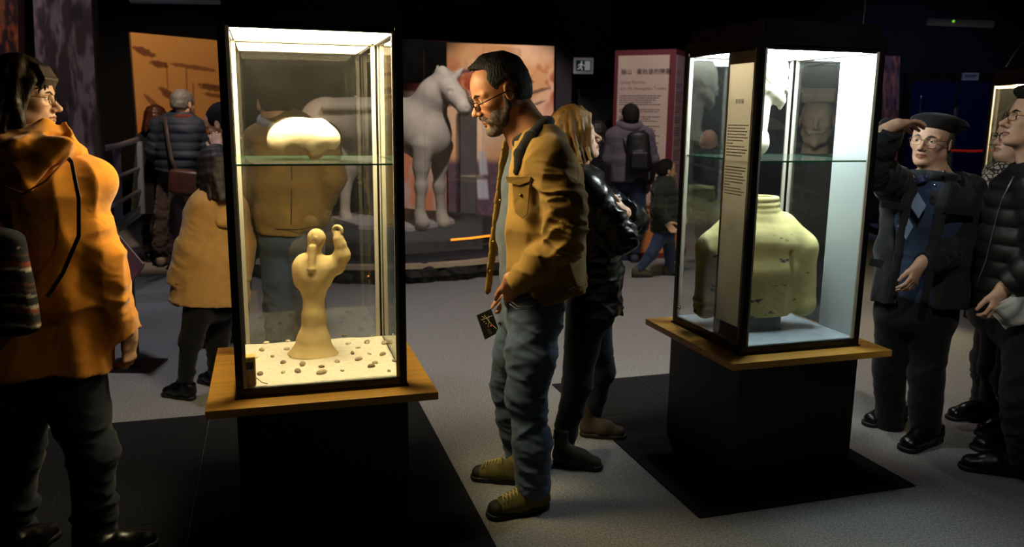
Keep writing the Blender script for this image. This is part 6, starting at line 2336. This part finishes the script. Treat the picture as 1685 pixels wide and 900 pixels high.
# ------------------------------------------------------------------ right-hand background
case3 = display_case(4.02, 6.25, .22, 'warmly lit glass display case at the right edge behind the couple', ((1.0, .80, .46), 14.0), SAND)
def blue_door():
    Y = 11.6
    x0, x1, xm = at(1490, 250, Y)[0], at(1632, 250, Y)[0], at(1563, 250, Y)[0]
    zt = at(1560, 134, Y)[2]
    r = empty('door_1', (xm, Y, 0), None, None)
    r['kind'] = 'structure'
    BL = mat('blue_gloss', '#10143a', .12, coat=.6, bump=.12, bscale=5, bdist=.02)
    for a, b in ((x0, xm - .03), (xm + .03, x1)):
        g = Geo()
        g.box((a - xm, -.03, 0), (b - xm, .03, zt), bev=.006)
        g.box((a - xm + .12, -.045, .2), (b - xm - .12, -.03, zt - .2), bev=.006)
        g.build('door_leaf', BL, r)
    g = Geo()
    g.box((-.022, -.06, .9), (.022, -.03, 1.75), bev=.006)
    g.build('door_handle', mat('steel_bar', '#9a9aa6', .3, .9), r)
    g = Geo()
    g.box((x0 - xm - .1, -.02, 0), (x0 - xm, .06, zt + .1)); g.box((x1 - xm, -.02, 0), (x1 - xm + .1, .06, zt + .1)); g.box((x0 - xm, -.02, zt), (x1 - xm, .06, zt + .1))
    g.build('door_frame', BLACK, r)
    p0, p1 = at(1584, 132, Y - .05), at(1611, 120, Y - .05)
    s = empty('door_plate', (p0[0], Y - .05, p0[2]), 'small grey notice plate above the blue door', 'sign')
    g = Geo()
    W, H_ = p1[0] - p0[0], p1[2] - p0[2]
    g.box((0, 0, 0), (W, .03, H_))
    b = g.build('plate', mat('plate_pale', '#70727e', .5, emit=.06), s)  # slight glow put into the plate, which is no lamp
    g = Geo()
    g.box((W * .1, -.003, H_ * .55), (W * .9, 0, H_ * .72)); g.box((W * .1, -.003, H_ * .36), (W * .8, 0, H_ * .46))
    g.build('lettering', mat('plate_ink', '#23232c', .6), b)
    a, b = at(1560, 247, 8.5), at(1640, 247, 8.5)
    t = empty('barrier_belt', (a[0], a[1], 0), 'thin red barrier belt stretched in front of the blue door', 'barrier')
    g = Geo()
    g.tube([a, (a + b) / 2 - V(0, 0, .01), b], .012, 8, flat=V(0, -1, 0))
    g.build('belt', mat('red_belt', '#a01810', .5, emit=.15), t, (a[0], a[1], 0))  # faint glow put into the red of the belt; it is no lamp
    for p in (a, b):
        g = Geo()
        g.tube([V(p[0], p[1], 0), V(p[0], p[1], p[2] + .04)], .025, 10)
        g.tube([V(p[0], p[1], 0.0), V(p[0], p[1], .02)], .15, 16)
        g.build('post', BLACK, t, (a[0], a[1], 0))
blue_door()
def glow_strips():
    LM = mat('orange_lamp', '#ff8a1c', .5, emit=2.2)
    for pts, lab in (((at(742, 395, 8.35), at(775, 392, 8.4), at(806, 388, 8.55)), 'glowing orange light strip on the dark platform right of the horse'), ((at(556, 458, 7.62), at(590, 456, 7.58), at(618, 454, 7.55)), 'glowing orange light strip under the pale platform rim left of the horse')):
        c = pts[1]
        r = empty('light_strip', tuple(c), lab, 'light')
        g = Geo(); g.tube(list(pts), .012, 6)
        g.build('lamp', LM, r, tuple(c), True)
        g = Geo(); g.tube([p - V(0, 0, .016) for p in pts], .014, 6)
        g.build('channel', BLACK, r, tuple(c), True)
    a, b = at(757, 360, 11.75), at(784, 160, 11.75)
    r = empty('grey_pillar', (a[0], 11.75, 0), 'plain grey pillar behind the muzzle of the clay horse', 'pillar')
    g = Geo(); g.box((0, 0, 0), (b[0] - a[0], .22, b[2]), bev=.01)
    g.build('shaft', mat('pillar_grey', '#4a4648', .8, var=.1), r)
    g = Geo(); g.box((-.02, -.02, 0), (b[0] - a[0] + .02, .24, .08))
    g.build('foot', BLACK, r)
glow_strips()
def ceiling_bits():
    for (x0, x1, y, Y, lab, led) in ((1527, 1634, 36, 8.5, 'slim grey emergency light with a green dot high on the right', True), (215, 366, -2, 6.8, 'grey lighting bar at the top edge above the orange mural', False)):
        a, b = at(x0, y, Y), at(x1, y + (4 if led else 2), Y)
        r = empty('light_bar', tuple(a), lab, 'light')
        g = Geo()
        g.tube([a, b], .035, 8)
        g.build('housing', mat('bar_grey', '#5a5a66', .5, emit=.05), r, tuple(a), True)
        if led:
            g = Geo()
            g.ball(at(1569, y - 1, Y - .04), .012)
            g.build('indicator', mat('green_led', '#60c020', .4, emit=1.2), r, tuple(a), True)
        g = Geo()
        for t in (.15, .85):
            p = a * (1 - t) + b * t
            g.tube([p, V(p[0], p[1], ZC)], .006, 6)
        g.build('hanger', BLACK, r, tuple(a), True)
    WR = mat('thin_wire', '#8c8c94', .4, .6)
    for pts, lab in (((at(1423, -60, 5.0), at(1424, 10, 5.0), at(1420, 46, 5.0)), 'thin grey wire hanging above the right case'), ((at(1690, 60, 5.6), at(1670, 86, 5.6), at(1655, 110, 5.6)), 'thin grey wire curling down in the top right corner')):
        g = Geo()
        p = list(pts)
        p.insert(0, V(p[0][0], p[0][1], ZC))
        g.tube(p, .0045, 6)
        tag(g.build('wire', WR, None, tuple(pts[-1]), True), lab, 'wire')
ceiling_bits()
def glow_plinth():  # made-up drum; the orange glow by the pillar is put into its colour
    c = at(1072, 352, 9.6)
    r = empty('orange_glow', (c[0], c[1], 0), 'low round drum coloured as the orange glow beside the text pillar, with dark red foot', 'plinth')
    for R, z0, z1, nm, m in ((.42, 0, .06, 'foot', mat('dark_red_foot', '#5a1c14', .6)), (.40, .06, .55, 'drum', mat('orange_glow_board', '#c47a3c', .7))):
        g = Geo()
        n = 40
        a = np.linspace(0, 2 * math.pi, n, endpoint=False)
        v = [(R * math.cos(t), R * math.sin(t), z) for z in (z0, z1) for t in a]
        g.add(v, [tuple(range(n))[::-1], tuple(range(n, 2 * n))] + [(i, (i + 1) % n, n + (i + 1) % n, n + i) for i in range(n)])
        g.build(nm, m, r)
glow_plinth()
